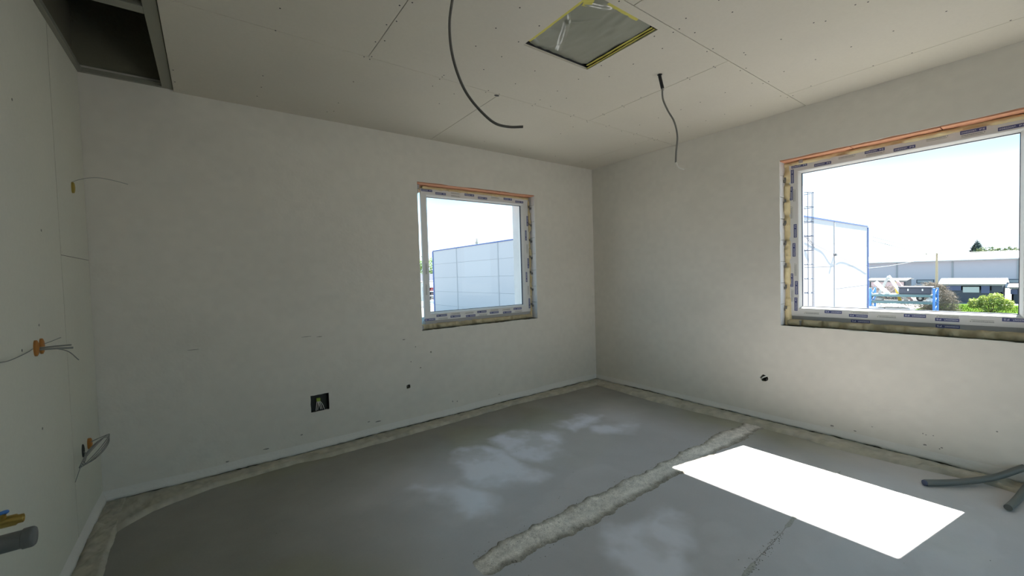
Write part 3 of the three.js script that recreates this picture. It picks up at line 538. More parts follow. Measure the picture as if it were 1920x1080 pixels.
{ const t = thing('wire_outlet', 'coil of thin grey wire hanging from conduit ends low on left wall', 'wire outlet', [-L, 0.485, 0.35]);
  conduitEnd(t, 0, -0.056, 0.018, M.orange, 0.016).scale.set(1, 1.7, 1); conduitEnd(t, 0, 0.065, 0.019, M.darkBox, 0.006).scale.set(1, 1.9, 1);
  const c = V(0.063, 0.015, 0.15), A = V(0.035, 0.036, -0.14);
  for (let k = 0; k < 4; k++) { const B = V(0.004 + 0.008 * k, -0.016 - 0.003 * k, -0.05 + 0.008 * k), p = [], s = 1 - 0.08 * k;
    for (let i = 0; i <= 18; i++) { const a = i / 18 * 2 * Math.PI; p.push([c.x + s * (A.x * Math.cos(a) + B.x * Math.sin(a)) + 0.002 * k, c.y + s * (A.y * Math.cos(a) + B.y * Math.sin(a)), c.z + s * (A.z * Math.cos(a) + B.z * Math.sin(a))]); }
    part('wire', tube(p, 0.0021, 70, 6), M.greyWire, t); }
  part('wire', tube([[-0.002, 0, -0.056], [0.03, 0.02, -0.03], [0.07, 0.04, 0.0], [0.098, 0.051, 0.01]], 0.0021, 24, 6), M.greyWire, t);
  part('wire', tube([[-0.002, 0, 0.065], [0.02, -0.01, 0.1], [0.03, -0.02, 0.2], [0.028, -0.021, 0.29]], 0.0021, 24, 6), M.greyWire, t);
  part('wire', tube([[0.03, -0.02, 0.29], [0.016, -0.06, 0.27], [0.002, -0.1, 0.25]], 0.0015, 16, 5), M.greyWire, t); }
{ const t = thing('drain_pipe', 'dark grey plastic drain pipe sticking out of left wall', 'pipe', [-L, 0.69, 1.89]);
  const lat = (pts, n = 24) => { const g = new THREE.LatheGeometry(pts.map((p) => new THREE.Vector2(...p)), n); g.rotateZ(-Math.PI / 2); return g; };
  part('pipe', lat([[0.0235, -0.02], [0.0235, 0.155]]), M.drain, t);
  part('pipe_cap', lat([[0.0235, 0.152], [0.0262, 0.154], [0.0265, 0.168], [0.0258, 0.172], [0.023, 0.176], [0.0, 0.178]]), M.drain, t);
  part('pipe_collar', lat([[0.0236, 0.02], [0.031, 0.02], [0.031, 0.07], [0.0236, 0.075]]), M.drain, t);
  part('pipe_branch', cylBetween([0.05, 0.0, 0.0], [0.02, 0.05, 0.02], 0.018, 14), M.drain, t); }
{ const t = thing('water_valve', 'brass water valve with blue handle above the drain pipe', 'valve', [-L - 0.006, 0.703, 1.77]);
  const lat = (pts, n = 20) => { const g = new THREE.LatheGeometry(pts.map((p) => new THREE.Vector2(...p)), n); g.rotateZ(-Math.PI / 2); return g; };
  part('valve_body', lat([[0.0, -0.01], [0.012, -0.01], [0.012, 0.03], [0.017, 0.034], [0.017, 0.06], [0.013, 0.064], [0.013, 0.085], [0.0155, 0.09], [0.0155, 0.118], [0.012, 0.122], [0.012, 0.132], [0.0095, 0.132], [0.0095, 0.12], [0, 0.12]]), M.brass, t);
  part('valve_stem', cylBetween([0.092, 0, 0], [0.094, 0.026, 0.01], 0.009, 12), M.brass, t);
  const h = new THREE.TorusGeometry(0.0115, 0.005, 8, 18); h.scale(1.1, 0.9, 1); h.rotateX(Math.PI / 2 - 0.45); h.rotateZ(0.35); h.translate(0.092, 0.029, 0.012); part('valve_handle', h, M.blue, t); }

// ------------------------------------------------------------------ hoses on the floor at the right
{ const G = 'grey hoses lying at the foot of the right wall';
  const a = thing('floor_hose', 'grey hose with longest curve lying across the floor edge', 'hose', [-0.437, 0, 3.047]);
  const q = (p) => [p[0] + 0.437, p[1], p[2] - 3.047];
  part('hose', capTube([[-0.437, 0.020, 3.047], [-0.37, 0.021, 3.105], [-0.29, 0.025, 3.17], [-0.19, 0.034, 3.245], [-0.1, 0.056, 3.315], [-0.03, 0.095, 3.38], [-0.004, 0.115, 3.41]].map(q), 0.0185, 60, 14), M.greyHose, a);
  const m = part('hose_mouth', capTube([[-0.444, 0.0195, 3.041], [-0.425, 0.020, 3.057]].map(q), 0.0165, 3, 14), M.blue, a); m.userData.label = 'bluish cut end'; m.material = mat(0.06, 0.08, 0.14, 0.5);
  const b = thing('floor_hose', 'short grey hose end at the right edge below the longer hose', 'hose', [-0.463, 0, 3.372]);
  part('hose', capTube([[-0.463, 0.019, 3.372], [-0.36, 0.02, 3.388], [-0.25, 0.022, 3.402], [-0.12, 0.035, 3.42], [-0.01, 0.07, 3.45]].map((p) => [p[0] + 0.463, p[1], p[2] - 3.372]), 0.017, 40, 14), M.greyHose, b); }

// ================================================================== outside
const yard = struct('ground');
{ const t = dataTex(256, 256, (u, v, o) => { const n = 0.75 + 0.4 * fbm(u * 8, v * 8, 5, 8); o[0] = o[1] = o[2] = n; }, [1 / 6, 1 / 6]);
  const g = new THREE.PlaneGeometry(320, 320); g.rotateX(-Math.PI / 2); g.translate(60, GY, -20);
  part('yard_surface', metreUV(g, 1), mat(0.15, 0.147, 0.138, 0.95, { map: t }), yard); }

// metal-panelled hall next door
const E = {
  panel: [0, 1, 2].map((k) => mat(0.455 + 0.006 * k, 0.43 + 0.006 * k, 0.455 + 0.005 * k, 0.6)),
  seam: mat(0.37, 0.36, 0.385, 0.6), trim: mat(0.06, 0.11, 0.32, 0.5), core: mat(0.33, 0.35, 0.38, 0.8), roofWhite: mat(0.62, 0.62, 0.64, 0.6),
  ladder: mat(0.10, 0.115, 0.16, 0.5), wire: mat(0.16, 0.16, 0.17, 0.6), greyWall: mat(0.40, 0.365, 0.40, 0.75), greySeam: mat(0.25, 0.255, 0.27, 0.7),
  dark: mat(0.05, 0.055, 0.075, 0.7), darkBlue: mat(0.07, 0.08, 0.16, 0.6), wood: mat(0.40, 0.31, 0.2, 0.9), rackBlue: mat(0.05, 0.19, 0.5, 0.5), beam: mat(0.08, 0.15, 0.16, 0.6),
  white: mat(0.62, 0.63, 0.62, 0.7), yellow: mat(0.62, 0.45, 0.05, 0.6), red: mat(0.42, 0.04, 0.045, 0.6), pink: mat(0.62, 0.42, 0.42, 0.7), concrete: mat(0.42, 0.43, 0.43, 0.9), pipeGrey: mat(0.3, 0.31, 0.3, 0.6),
  rubber: mat(0.03, 0.03, 0.032, 0.8), twig: mat(0.17, 0.14, 0.112, 1), bark: mat(0.12, 0.09, 0.06, 0.95),
  leafLime: new THREE.MeshPhysicalMaterial({ color: C(0.25, 0.30, 0.06), roughness: 0.9, transmission: 0.3, thickness: 0, side: THREE.DoubleSide }),
  leafGreen: new THREE.MeshPhysicalMaterial({ color: C(0.14, 0.22, 0.05), roughness: 0.9, transmission: 0.3, thickness: 0, side: THREE.DoubleSide }),
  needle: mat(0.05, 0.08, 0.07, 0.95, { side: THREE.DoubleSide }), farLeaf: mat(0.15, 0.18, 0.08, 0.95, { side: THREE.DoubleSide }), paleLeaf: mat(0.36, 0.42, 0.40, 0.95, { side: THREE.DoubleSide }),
  grass: new THREE.MeshPhysicalMaterial({ color: C(0.055, 0.115, 0.006), roughness: 1, specularIntensity: 0.05, side: THREE.DoubleSide }), turf: new THREE.MeshPhysicalMaterial({ color: C(0.04, 0.075, 0.006), roughness: 1, specularIntensity: 0.05 }),
};
{ const X0 = 11.4, X1 = 27.0, Z0 = -28.4, Z1b = -3.42, YT = 3.6;
  const t = thing('panel_hall', 'pale blue metal panelled hall with blue edge trim behind both windows', 'building', [X0, GY, Z1b]);
  const put = (name, g, m, p = t) => { g.translate(-X0, -GY, -Z1b); return part(name, g, m, p); };
  put('hall_core', box(X0 + 0.06, X1 - 0.06, GY, YT - 0.08, Z0 + 0.06, Z1b - 0.06), E.core);
  put('roof', box(X0 + 0.02, X1 - 0.02, YT - 0.08, YT - 0.03, Z0 + 0.02, Z1b - 0.02), E.roofWhite);
  const ys = [YT - 0.02, 2.45, 1.32, 0.19, -0.94, GY], xs = [X0, 15.6, 21.3, X1], zs = [Z1b, -7.45, -13.1, -18.7, -24.3, Z0]; let k = 0;
  for (let r = 0; r < 5; r++) {
    for (let i = 0; i < 3; i++) put('wall_panel', rbox(xs[i] + 0.02, xs[i + 1] - 0.02, ys[r + 1] + 0.003, ys[r] - 0.003, Z1b - 0.06, Z1b - 0.002 * (k % 3), 0.008, 1), E.panel[k++ % 3]);
    for (let i = 0; i < 5; i++) put('wall_panel', rbox(X0 + 0.002 * (k % 3), X0 + 0.06, ys[r + 1] + 0.003, ys[r] - 0.003, zs[i + 1] + 0.02, zs[i] - 0.02, 0.008, 1), E.panel[k++ % 3]);
  }
  for (const x of [15.6, 21.3]) put('seam_strip', box(x - 0.05, x + 0.05, GY, YT - 0.05, Z1b - 0.01, Z1b + 0.02), E.seam);
  for (const z of zs.slice(1, 5)) put('seam_strip', box(X0 - 0.02, X0 + 0.01, GY, YT - 0.05, z - 0.05, z + 0.05), E.seam);
  put('edge_trim', box(X0 - 0.03, X1 + 0.03, YT - 0.04, YT + 0.015, Z1b - 0.08, Z1b + 0.03), E.trim); put('edge_trim', box(X0 - 0.03, X0 + 0.08, YT - 0.06, YT + 0.015, Z0, Z1b - 0.08), E.trim);
  put('edge_trim', box(X1 - 0.05, X1 + 0.05, GY, YT - 0.07, Z1b - 0.08, Z1b + 0.04), E.trim); put('edge_trim', box(X0 - 0.04, X0 + 0.1, GY, YT - 0.07, Z0 - 0.06, Z0 + 0.1), E.trim); put('edge_trim', box(X0 - 0.03, X0 + 0.06, GY, YT - 0.07, Z1b - 0.06, Z1b + 0.03), E.trim);
  // caged ladder on the side towards the yard
  const lx = 15.96, cageZ = Z1b + 0.02;
  const ladder = put('safety_ladder', mergeGeometries([-0.25, 0.25].map((s) => box(lx + s - 0.02, lx + s + 0.02, GY + 0.1, 4.5, cageZ + 0.12, cageZ + 0.16))), E.ladder);
  const pu = (name, g) => { g.translate(-X0, -GY, -Z1b); part(name, g, E.ladder, ladder); };
  for (let y = GY + 0.35; y < 4.4; y += 0.29) pu('rung', cylBetween([lx - 0.25, y, cageZ + 0.14], [lx + 0.25, y, cageZ + 0.14], 0.014, 6));
  for (let i = 0; i < 10; i++) { const y = 4.37 - 0.585 * i, p = []; if (y < -0.9) break; for (let j = 0; j <= 16; j++) { const a = j / 16 * Math.PI; p.push([lx + 0.36 * Math.cos(a), y, cageZ + 0.14 + 0.62 * Math.pow(Math.sin(a), 0.8)]); } pu('cage_hoop', tube(p, 0.018, 32, 6)); }
  for (const a of [0.28, 0.5, 0.72]) pu('cage_bar', cylBetween([lx + 0.36 * Math.cos(a * Math.PI), -0.9, cageZ + 0.14 + 0.62 * Math.pow(Math.sin(a * Math.PI), 0.8)], [lx + 0.36 * Math.cos(a * Math.PI), 4.37, cageZ + 0.14 + 0.62 * Math.pow(Math.sin(a * Math.PI), 0.8)], 0.013, 6)); }
{ const t = thing('wall_cable', 'dark cable slung from the caged ladder along the hall panels', 'cable', [16, 2.3, -3.3]);
  const q = (p) => [p[0] - 16, p[1] - 2.3, p[2] + 3.3];
  part('cable', tube([[16.6, 2.84, -3.38], [17.25, 2.72, -3.385], [18.2, 2.44, -3.395], [19.7, 2.17, -3.395], [21.2, 1.92, -3.35], [22.4, 1.74, -3.39], [24.2, 1.5, -3.395], [26.95, 1.18, -3.37]].map(q), 0.008, 60, 6), E.wire, t);
  for (const s of [0, 0.12]) part('cable_tail', tube([[16.7, 2.86 - s * 0.3, -3.37], [17.3, 2.74 - s * 0.5, -3.36], [17.8, 2.56 - s, -3.35], [18.35, 2.2, -3.34]].map(q), 0.011, 24, 6), E.wire, t);
  part('cable_bracket', rbox(5.14, 5.3, -0.45, -0.33, -0.1, 0.0, 0.01, 1), E.wire, t); }
{ const X = 78, ZA = -40, ZB = 24, YE = 1.72;
  const t = thing('warehouse', 'long low grey warehouse with white roof across the yard', 'building', [X, GY, 0]);
  const put = (n, g, m, p = t) => { g.translate(-X, -GY, 0); return part(n, g, m, p); };
  put('wall', box(X, X + 14, GY, YE, ZA, ZB), E.greyWall);
  const roof = new THREE.BufferGeometry(); const pr = new THREE.Shape([new THREE.Vector2(-0.5, YE - 0.02), new THREE.Vector2(14, YE + 1.05), new THREE.Vector2(14, YE + 0.85), new THREE.Vector2(0, YE - 0.25), new THREE.Vector2(-0.5, YE - 0.12)]);
  const rg = new THREE.ExtrudeGeometry(pr, { depth: ZB - ZA, bevelEnabled: false }); rg.translate(X, 0, ZA); put('roof', rg, E.roofWhite); roof.dispose();
  for (let z = -34.2; z < 24; z += 5.65) put('wall_rib', box(X - 0.08, X, GY, YE - 0.2, z - 0.07, z + 0.07), E.greySeam);
  for (const z of [-8.6, -0.35, -20]) { const f = put('window', rbox(X - 0.1, X, -1.5, -0.98, z - 0.9, z + 0.9, 0.03, 1), E.dark); const g = box(X - 0.12, X - 0.09, -1.42, -1.08, z - 0.8, z + 0.8); g.translate(-X, -GY, 0); part('pane', g, E.greySeam, f); } }
function stall(name, label, X, zA, zB, eave, ridge, fronts) {
  const t = thing(name, label, 'shed', [X, GY, (zA + zB) / 2]); const zc = (zA + zB) / 2;
  const put = (n, g, m, p = t) => { g.translate(-X, -GY, -zc); return part(n, g, m, p); };
  const back = X + 2.4;
  put('back_wall', box(back - 0.08, back, GY, eave, zA + 0.1, zB - 0.1), E.dark);
  put('counter_wall', box(X + 0.1, X + 0.18, GY, GY + 1.05, zA + 0.1, zB - 0.1), E.dark);
  for (const z of [zA + 0.1, zB - 0.2]) put('side_wall', box(X + 0.1, back, GY, eave, z, z + 0.1), E.dark);
  put('fascia', box(X - 0.02, X + 0.06, eave - 0.16, eave, zA, zB), E.greySeam);
  const r = gridGeo(1, 1, (u, v) => [mix(X - 0.2, X + 1.3, v), mix(eave, ridge, v), mix(zA - 0.1 + 0.0 * v, zB + 0.1 - 0.0 * v, u)]), s = gridGeo(1, 1, (u, v) => [mix(X + 1.3, back + 0.2, v), mix(ridge, eave, v), mix(zA - 0.1, zB + 0.1, u)]);
  put('roof', mergeGeometries([r, s]), E.roofWhite);
  for (const [z0, z1, y0, y1, m] of fronts) put('front_panel', rbox(X + 0.04, X + 0.1, y0, y1, z0, z1, 0.01, 1), m);
  return t;
}
stall('market_shed', 'dark blue market shed with a bright white roof behind the bushes', 46, -2.95, 0.55, -0.42, -0.02, [[-2.6, -1.75, -1.0, -0.6, E.darkBlue], [-1.65, -0.75, -1.15, -0.68, E.concrete], [-0.65, -0.2, -1.2, -0.6, E.darkBlue], [-0.1, 0.45, -1.1, -0.6, E.dark]]);
stall('market_shed', 'low dark shed with pale flat front at the right end of the sheds', 47, 0.75, 3.2, -0.72, -0.5, [[0.8, 1.15, -1.3, -0.9, E.darkBlue], [1.25, 1.65, -1.35, -0.95, E.darkBlue], [1.75, 2.2, -1.35, -0.95, E.dark]]);
stall('market_shed', 'pinkish walled shed with white roof edge behind the pallet rack', 47, -7.9, -5.2, -0.12, 0.02, [[-7.7, -5.4, -1.6, -0.3, E.pink]]);
{ const t = thing('utility_pole', 'weathered wooden utility pole standing before the grey warehouse', 'pole', [55.6, GY, -4.45]);
  part('post', cylBetween([0, 0, 0], [0, 4.32, 0], 0.115, 10, 0.085), E.wood, t); part('cross_arm', rbox(-0.05, 0.05, 4.12, 4.19, -0.36, 0.36, 0.01, 1), E.wood, t);
  for (const z of [-0.33, 0, 0.33]) part('insulator', cylBetween([0, 4.2, z], [0, 4.34, z], 0.035, 8), E.white, t); }
function wireBetween(label, a, b, sag, m = E.wire) { const p = []; for (let i = 0; i <= 14; i++) { const s = i / 14; p.push([mix(0, b[0] - a[0], s), mix(0, b[1] - a[1], s) - sag * 4 * s * (1 - s), mix(0, b[2] - a[2], s)]); } const t = thing('power_line', label, 'wire', a); part('strand', tube(p, 0.018, 28, 5), m, t); }
wireBetween('upper power line rising from the pole towards the panelled hall', [55.6, 2.33, -4.12], [29, 3.05, -3.6], 0.06);
wireBetween('second power line just under the upper one left of the pole', [55.6, 2.2, -4.45], [29, 2.82, -3.6], 0.1);
wireBetween('slack pale line sagging from pole across the warehouse wall', [55.6, 2.0, -4.78], [60, 1.1, -14], 0.5, E.white);
wireBetween('power line running level from the pole past the spruce', [55.6, 2.34, -4.12], [60, 2.4, 9], 0.06);
wireBetween('lower power line falling from the pole across the warehouse roof', [55.6, 2.2, -4.45], [48, 1.35, 4], 0.02);

// pallet rack with its load, beside the hall's corner
{ const X = 28.6, ZA = -3.66, ZB = -0.92;
  const t = thing('pallet_rack', 'blue upright pallet rack with green beams beside the panelled hall', 'rack', [X, GY, (ZA + ZB) / 2]); const zc = (ZA + ZB) / 2;
  const put = (n, g, m) => { g.translate(-X, -GY, -zc); return part(n, g, m, t); };
  for (const z of [ZA, ZB]) {
    for (const x of [X, X + 1.0]) put('upright', rbox(x - 0.05, x + 0.05, GY, -0.06, z - 0.05, z + 0.05, 0.01, 1), E.rackBlue);
    const br = []; for (let y = GY + 0.15; y < -0.1; y += 0.45) br.push(cylBetween([X, y, z], [X + 1, y + 0.4, z], 0.018, 6), cylBetween([X + 1, y, z], [X, y + 0.4, z], 0.018, 6)); put('brace', mergeGeometries(br), E.rackBlue); }
  for (const y of [-0.5, -0.9]) for (const x of [X, X + 1.0]) put('beam', rbox(x - 0.035, x + 0.035, y - 0.07, y + 0.05, ZA, ZB, 0.01, 1), E.beam);
  put('deck', box(X + 0.04, X + 0.96, -0.45, -0.42, ZA + 0.06, ZB - 0.06), E.pipeGrey); put('deck', box(X + 0.04, X + 0.96, -0.85, -0.82, ZA + 0.06, ZB - 0.06), E.pipeGrey); }
{ const t = thing('crate', 'long dark grey crate lying on the top deck of the pallet rack', 'crate', [29.1, -0.42, -1.72]);
  part('crate_body', rbox(-0.4, 0.4, 0, 0.36, -0.68, 0.68, 0.05, 2), E.dark, t); part('crate_lid', rbox(-0.42, 0.42, 0.35, 0.44, -0.70, 0.70, 0.03, 2), E.dark, t); part('lid_clasp', rbox(-0.43, -0.39, 0.2, 0.32, -0.3, -0.24, 0.01, 1), E.white, t); part('lid_clasp', rbox(-0.43, -0.39, 0.2, 0.32, 0.3, 0.36, 0.01, 1), E.white, t); }
function leaning(name, label, cat, x, z, y0, y1, zTop, wid, m, th = 0.05) { const t = thing(name, label, cat, [x, y0, z]); part('board', (() => { const g = rbox(-th / 2, th / 2, 0, Math.hypot(y1 - y0, zTop - z), -wid / 2, wid / 2, 0.01, 1); g.rotateX(Math.atan2(zTop - z, y1 - y0)); return g; })(), m, t); part('edge_cap', (() => { const g = rbox(-th / 2 - 0.01, th / 2 + 0.01, -0.02, 0.04, -wid / 2 - 0.01, wid / 2 + 0.01, 0.01, 1); g.rotateX(Math.atan2(zTop - z, y1 - y0)); return g; })(), m, t); return t; }
leaning('leaning_panel', 'tall white panel with its top tilted left on the rack', 'panel', 29.2, -2.15, -0.82, 0.66, -2.95, 0.16, E.white);
leaning('leaning_panel', 'white and grey panel leaning at the hall corner of the rack', 'panel', 29.1, -3.35, -0.42, 0.55, -2.95, 0.14, E.pipeGrey);
leaning('leaning_panel', 'broad pale sheet slanting low beside the hall trim', 'panel', 28.9, -2.9, -0.42, 0.3, -3.5, 0.22, E.white);
leaning('striped_pole', 'pale pink barrier pole leaning behind the rack beams', 'pole', 29.4, -1.95, -0.82, 0.4, -2.62, 0.1, E.pink, 0.1);
leaning('yellow_board', 'yellow board standing between white panels on the rack', 'board', 29.3, -2.45, -0.82, 0.28, -2.7, 0.13, E.yellow);
{ const t = thing('tyre', 'black tyre standing on the lower rack deck', 'tyre', [28.8, -0.82, -1.5]);
  const g = new THREE.TorusGeometry(0.115, 0.055, 10, 24); g.rotateY(Math.PI / 2); g.translate(0, 0.17, 0); part('tread', g, E.rubber, t); const h = new THREE.CylinderGeometry(0.07, 0.07, 0.06, 16); h.rotateZ(Math.PI / 2); h.translate(0, 0.17, 0); part('hub', h, E.pipeGrey, t); }
function bag(label, x, y, z, s, m) { const g = new THREE.SphereGeometry(1, 16, 10), p = g.attributes.position; for (let i = 0; i < p.count; i++) { const q = 0.8 + 0.4 * vn(p.getX(i) * 2 + x * 7, p.getY(i) * 2 + z * 9); p.setXYZ(i, p.getX(i) * s[0] * q, Math.max(-0.5, p.getY(i)) * s[1] * q + 0.5 * s[1], p.getZ(i) * s[2] * q); } g.computeVertexNormals(); const t = thing('sack', label, 'sack', [x, y, z]); part('sack_body', g, m, t); const k = new THREE.CylinderGeometry(0.03, 0.05, 0.08, 8); k.translate(0, 1.4 * s[1], 0); part('sack_neck', k, m, t); }
bag('crumpled pale sack at right end of lower rack deck', 28.85, -0.82, -1.14, [0.15, 0.14, 0.14], E.white);
bag('dark bulging sack at left end of lower rack deck', 28.9, -0.82, -3.3, [0.2, 0.14, 0.22], E.pipeGrey);
for (const [label, z0, z1, h] of [['pale concrete block nearest the hall corner under the white tarpaulin', -3.85, -2.8, 0.86], ['pale concrete block farther from the hall under the white tarpaulin', -2.77, -1.7, 0.88]]) {
  const t = thing('concrete_block', label, 'block', [27.7, GY, (z0 + z1) / 2]), l = (z1 - z0) / 2;
  part('block_body', rbox(-0.2, 0.2, 0, h, -l, l, 0.03, 2), E.concrete, t); part('lifting_eye', new THREE.TorusGeometry(0.05, 0.012, 6, 12).translate(0, h + 0.02, 0), E.wire, t); }
{ const t = thing('tarpaulin', 'white tarpaulin heaped over the concrete barrier', 'tarpaulin', [27.6, GY + 0.86, -2.5]);
  part('sheet', gridGeo(24, 16, (u, v) => [mix(-0.35, 0.35, v), 0.05 + 0.16 * Math.sin(u * Math.PI) * Math.sin(v * Math.PI) + 0.05 * fbm(u * 5, v * 5, 3), mix(-0.6, 0.75, u)]), mat(0.66, 0.68, 0.68, 0.7, { side: THREE.DoubleSide }), t); part('fold', tube([[-0.3, 0.08, -0.55], [-0.28, 0.2, 0], [-0.3, 0.07, 0.7]], 0.03, 16, 6), E.white, t); }

// plants
function leafCloud(n, place, s0, s1) {
  const pos = []; const a = V(0, 0, 0), b = V(0, 0, 0), c = V(0, 0, 0);
  for (let i = 0; i < n; i++) { const p = place(), s = rr(s0, s1); a.set(rr(-1, 1), rr(-1, 1), rr(-1, 1)).normalize().multiplyScalar(s); b.set(rr(-1, 1), rr(-1, 1), rr(-1, 1)).normalize().multiplyScalar(s * 0.6); const q = [p[0] - a.x, p[1] - a.y, p[2] - a.z], e = [p[0] + a.x, p[1] + a.y, p[2] + a.z], f = [p[0] + b.x, p[1] + b.y, p[2] + b.z], h = [p[0] - b.x, p[1] - b.y, p[2] - b.z]; pos.push(...q, ...f, ...e, ...q, ...e, ...h); }
  const g = new THREE.BufferGeometry(); g.setAttribute('position', new THREE.Float32BufferAttribute(pos, 3)); g.computeVertexNormals(); return g;
}
const blob = (list, shell = 0.55) => () => { const [x, y, z, rx, ry, rz] = list[Math.floor(rnd() * list.length)]; const d = V(rr(-1, 1), rr(-1, 1), rr(-1, 1)).normalize().multiplyScalar(mix(shell, 1, rnd())); return [x + d.x * rx, Math.max(0.02, y + d.y * ry), z + d.z * rz]; };
function stems(list, r) { return mergeGeometries(list.map(([x, y, z]) => cylBetween([x * 0.15, 0, z * 0.15], [x, y, z], r, 6, r * 0.5))); }
{ const B = [[0, 0.5, 0, 0.7, 0.5, 0.7], [0, 0.75, -0.2, 0.5, 0.45, 0.42], [0.1, 0.88, 0.18, 0.5, 0.45, 0.4], [0, 0.55, 0.6, 0.4, 0.4, 0.4], [-0.1, 0.6, -0.7, 0.4, 0.38, 0.36]];
  const t = thing('shrub', 'bright lime green leafy shrub on the lawn by the sheds', 'shrub', [37, GY, 0.55]);
  part('foliage', leafCloud(3200, blob(B), 0.045, 0.085), E.leafLime, t); part('stem', stems(B, 0.03), E.bark, t); }
{ const t = thing('brush_heap', 'grey brown heap of dry twigs beside the blue rack', 'brush heap', [35.4, GY, -1.62]);
  const tw = []; for (let i = 0; i < 3600; i++) { const a = rr(0, 6.283), q = Math.sqrt(rnd()), y = 0.05 + 1.9 * Math.pow(rnd(), 1.35), k = Math.sqrt(Math.max(0.05, 1 - (y / 2.05) ** 2)), x = 0.7 * q * k * Math.cos(a), z = 0.98 * q * k * Math.sin(a) - 0.25 * smooth(1.2, 1.8, y); tw.push(cylBetween([x, y, z], [x + rr(-0.3, 0.3), Math.max(0.02, y + rr(-0.3, 0.25)), z + rr(-0.3, 0.3)], 0.009, 3, 0.004)); }
  part('twigs', mergeGeometries(tw), E.twig, t); }
{ const t = thing('brush_heap', 'low brown line of dry hedge behind the rack', 'brush heap', [38.5, GY, -4.2]);
  const tw = []; for (let i = 0; i < 1300; i++) { const z = rr(-2.2, 1.9), y = rr(0.05, 1.62 + 0.25 * smooth(0.2, 1.8, z)), x = rr(-0.4, 0.4); tw.push(cylBetween([x, y, z], [x + rr(-0.3, 0.3), Math.max(0.02, y + rr(-0.2, 0.25)), z + rr(-0.35, 0.35)], 0.014, 3, 0.006)); }
  part('twigs', mergeGeometries(tw), E.twig, t); }
{ const t = thing('lawn', 'sunlit strip of green grass under the lime shrub', 'grass', [39, GY, 2]); t.userData.kind = 'stuff';
  part('turf', (() => { const g = box(-6.5, 5, 0, 0.04, -5, 8); return g; })(), E.turf, t);
  const blades = []; for (let i = 0; i < 5200; i++) { const x = rr(-6.4, 3.5), z = rr(-4.9, 2.5), h = rr(0.05, 0.16), a = rr(0, 3.14), w = 0.012; const g = new THREE.BufferGeometry(); g.setAttribute('position', new THREE.Float32BufferAttribute([x - w * Math.cos(a), 0.03, z - w * Math.sin(a), x + w * Math.cos(a), 0.03, z + w * Math.sin(a), x + rr(-0.05, 0.05), 0.03 + h, z + rr(-0.05, 0.05)], 3)); blades.push(g); }
  const g = mergeGeometries(blades); g.computeVertexNormals(); part('grass_blades', g, E.grass, t).userData.kind = 'stuff'; }
function conifer(label, pos, h, r, m) {
  const t = thing('spruce_tree', label, 'tree', pos); const pos3 = []; let seedN = 0;
  for (let k = 0; k < 24; k++) { const y = h * (0.12 + 0.86 * k / 24), R = r * (1 - k / 25) ** 0.9; for (let i = 0; i < 11; i++) { const a = i / 11 * 6.283 + k * 0.7 + seedN++ * 0.001, q = R * rr(0.75, 1.1), dx = Math.cos(a), dz = Math.sin(a), w = 0.13 * R + 0.05; pos3.push(0, y + 0.35 * R, 0, q * dx - w * dz, y - 0.12 * R, q * dz + w * dx, q * dx * 1.05 + w * dz, y + 0.02 * R, q * dz * 1.05 - w * dx, 0, y + 0.12 * R, 0, q * dx * 0.9, y - 0.3 * R, q * dz * 0.9, q * dx * 0.8 + w * dz * 2, y - 0.1 * R, q * dz * 0.8 - w * dx * 2); } }
  const g = new THREE.BufferGeometry(); g.setAttribute('position', new THREE.Float32BufferAttribute(pos3, 3)); g.computeVertexNormals();
  part('foliage', g, m, t); part('trunk', cylBetween([0, 0, 0], [0, h * 0.98, 0], 0.02 * h, 7, 0.02), E.bark, t);
}
function tree(label, pos, blobs, n, s, m) { const t = thing('tree', label, 'tree', pos); part('foliage', leafCloud(n, blob(blobs, 0.4), s * 0.6, s), m, t); part('trunk', stems(blobs.map((b) => [b[0], b[1], b[2]]), 0.15), E.bark, t); return t; }
conifer('tall dark spruce rising above the warehouse roof', [122, GY, -7.6], 8.1, 3.0, E.needle);
conifer('second smaller spruce tip right of the tall spruce', [124, GY, -3.4], 6.3, 1.3, E.needle);
conifer('third little spruce tip furthest right of the tall spruce', [124, GY, -0.8], 6.4, 1.2, E.needle);
conifer('distant dark spruce tip just above the hall roof edge', [55.7, GY, -93], 14.3, 3.2, E.needle);
tree('band of olive green treetops at the foot of the tall spruce', [120, GY, -3.2], [[0, 4.9, -3, 2, 1.4, 2.2], [0, 4.7, 0, 2, 1.4, 2.4], [0, 4.5, 3, 2, 1.3, 2.4]], 1800, 0.3, E.farLeaf);
tree('pale hazy treetops beyond the right end of the warehouse', [150, GY, 2.4], [[0, 5.8, -2, 2, 1.8, 2.2], [0, 6.4, 1, 2, 1.9, 2.4], [0, 5.8, 4, 2, 1.8, 2.2]], 1200, 0.35, E.paleLeaf);
tree('low green treetop showing behind the utility pole', [110, GY, -14.2], [[0, 4.3, -0.8, 1.5, 0.75, 1.6], [0, 4.4, 1.0, 1.5, 0.8, 1.5]], 900, 0.25, E.farLeaf);
tree('broad bright green tree behind the left edge of the hall', [28.5, GY, -66], [[-3.5, 4.2, 0, 3, 3, 3], [0, 5.0, 1, 3.4, 2.6, 3], [3, 4.0, 0, 3, 2.6, 3], [-6, 3.6, 0, 3, 2.6, 3]], 14000, 0.16, E.leafGreen);

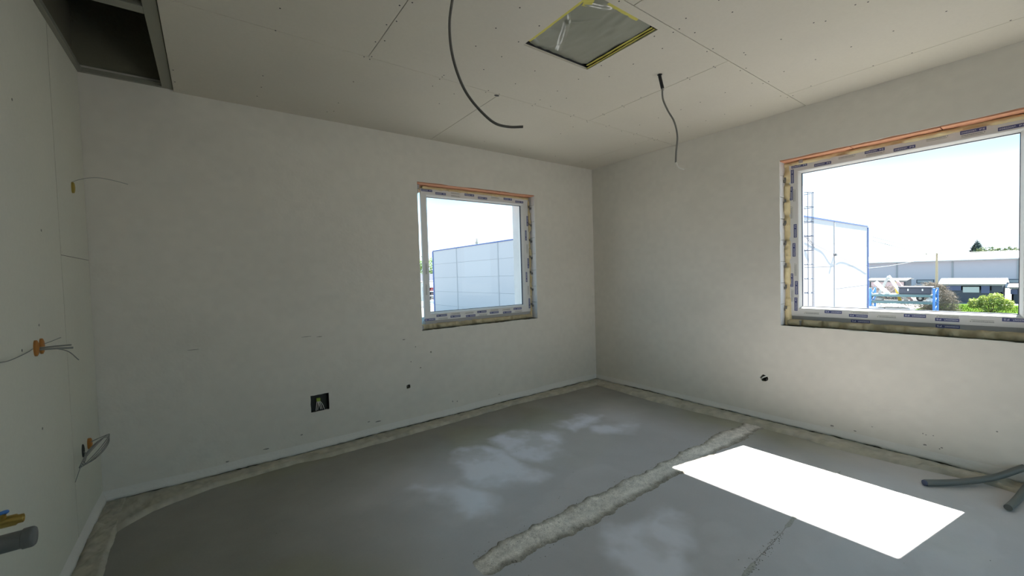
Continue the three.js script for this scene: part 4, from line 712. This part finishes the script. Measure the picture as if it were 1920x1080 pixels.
// what shows past the far left corner of the hall
{ const t = thing('grey_shed', 'dark grey roofed white shed past the left end of the hall', 'shed', [21.7, GY, -52]);
  part('wall', box(-5, 5, 0, 2.9, -4, 0), E.white, t); part('roof', (() => { const g = gridGeo(1, 1, (u, v) => [mix(-5.3, 5.3, u), mix(2.9, 3.95, v), mix(0.4, -4.2, v)]); return g; })(), mat(0.034, 0.037, 0.05, 0.9, { side: THREE.DoubleSide }), t); part('gutter', box(-5.3, 5.3, 2.78, 2.9, 0.34, 0.46), E.white, t); }
{ const cx = 16.32, cz = -40; let k = 0;
  const rows = [['red crate at the top left of the crate stack', E.red], ['red crate at the top right of the crate stack', E.red], ['dark grey crate in the left middle of the stack', E.dark], ['dark grey crate in the right middle of the stack', E.dark], ['red crate low on the left of the stack', E.red], ['brown grey crate low on the right of the stack', E.pipeGrey]];
  for (const [label, m] of rows) { const i = k % 2, q = Math.floor(k / 2), t = thing('stacked_crate', label + ' beyond the hall', 'crate', [cx + i * 0.6 - 0.3, GY + 0.82 + (2 - q) * 0.5, cz]); part('crate_shell', mergeGeometries([box(-0.25, 0.25, 0, 0.06, -0.3, 0.3), box(-0.25, 0.25, 0.2, 0.36, 0.24, 0.3), box(-0.25, -0.19, 0, 0.36, -0.3, 0.3), box(0.19, 0.25, 0, 0.36, -0.3, 0.3), box(-0.25, 0.25, 0, 0.36, -0.3, -0.24)]), m, t); part('crate_load', rbox(-0.18, 0.18, 0.06, 0.26, -0.22, 0.2, 0.03, 1), E.pink, t); k++; }
  const st = thing('crate_stand', 'pale steel stand carrying the red and grey crates', 'stand', [cx, GY, cz]);
  for (const x of [-0.66, 0.66]) for (const z of [-0.34, 0.34]) part('leg', box(x - 0.03, x + 0.03, 0, 2.75, z - 0.03, z + 0.03), E.white, st);
  for (const y of [0.76, 1.26, 1.76]) part('shelf', rbox(-0.69, 0.69, y, y + 0.05, -0.36, 0.36, 0.01, 1), E.white, st);
  part('cover_sheet', rbox(-0.72, 0.72, 2.3, 2.78, -0.4, 0.4, 0.08, 2), E.white, st); part('brace', cylBetween([-0.66, 0.1, 0.34], [0.66, 0.5, 0.34], 0.035, 6), E.rackBlue, st); part('crossbar', rbox(-0.69, 0.69, 0.5, 0.58, 0.31, 0.37, 0.01, 1), E.rackBlue, st); }

renderer.render(scene, camera);
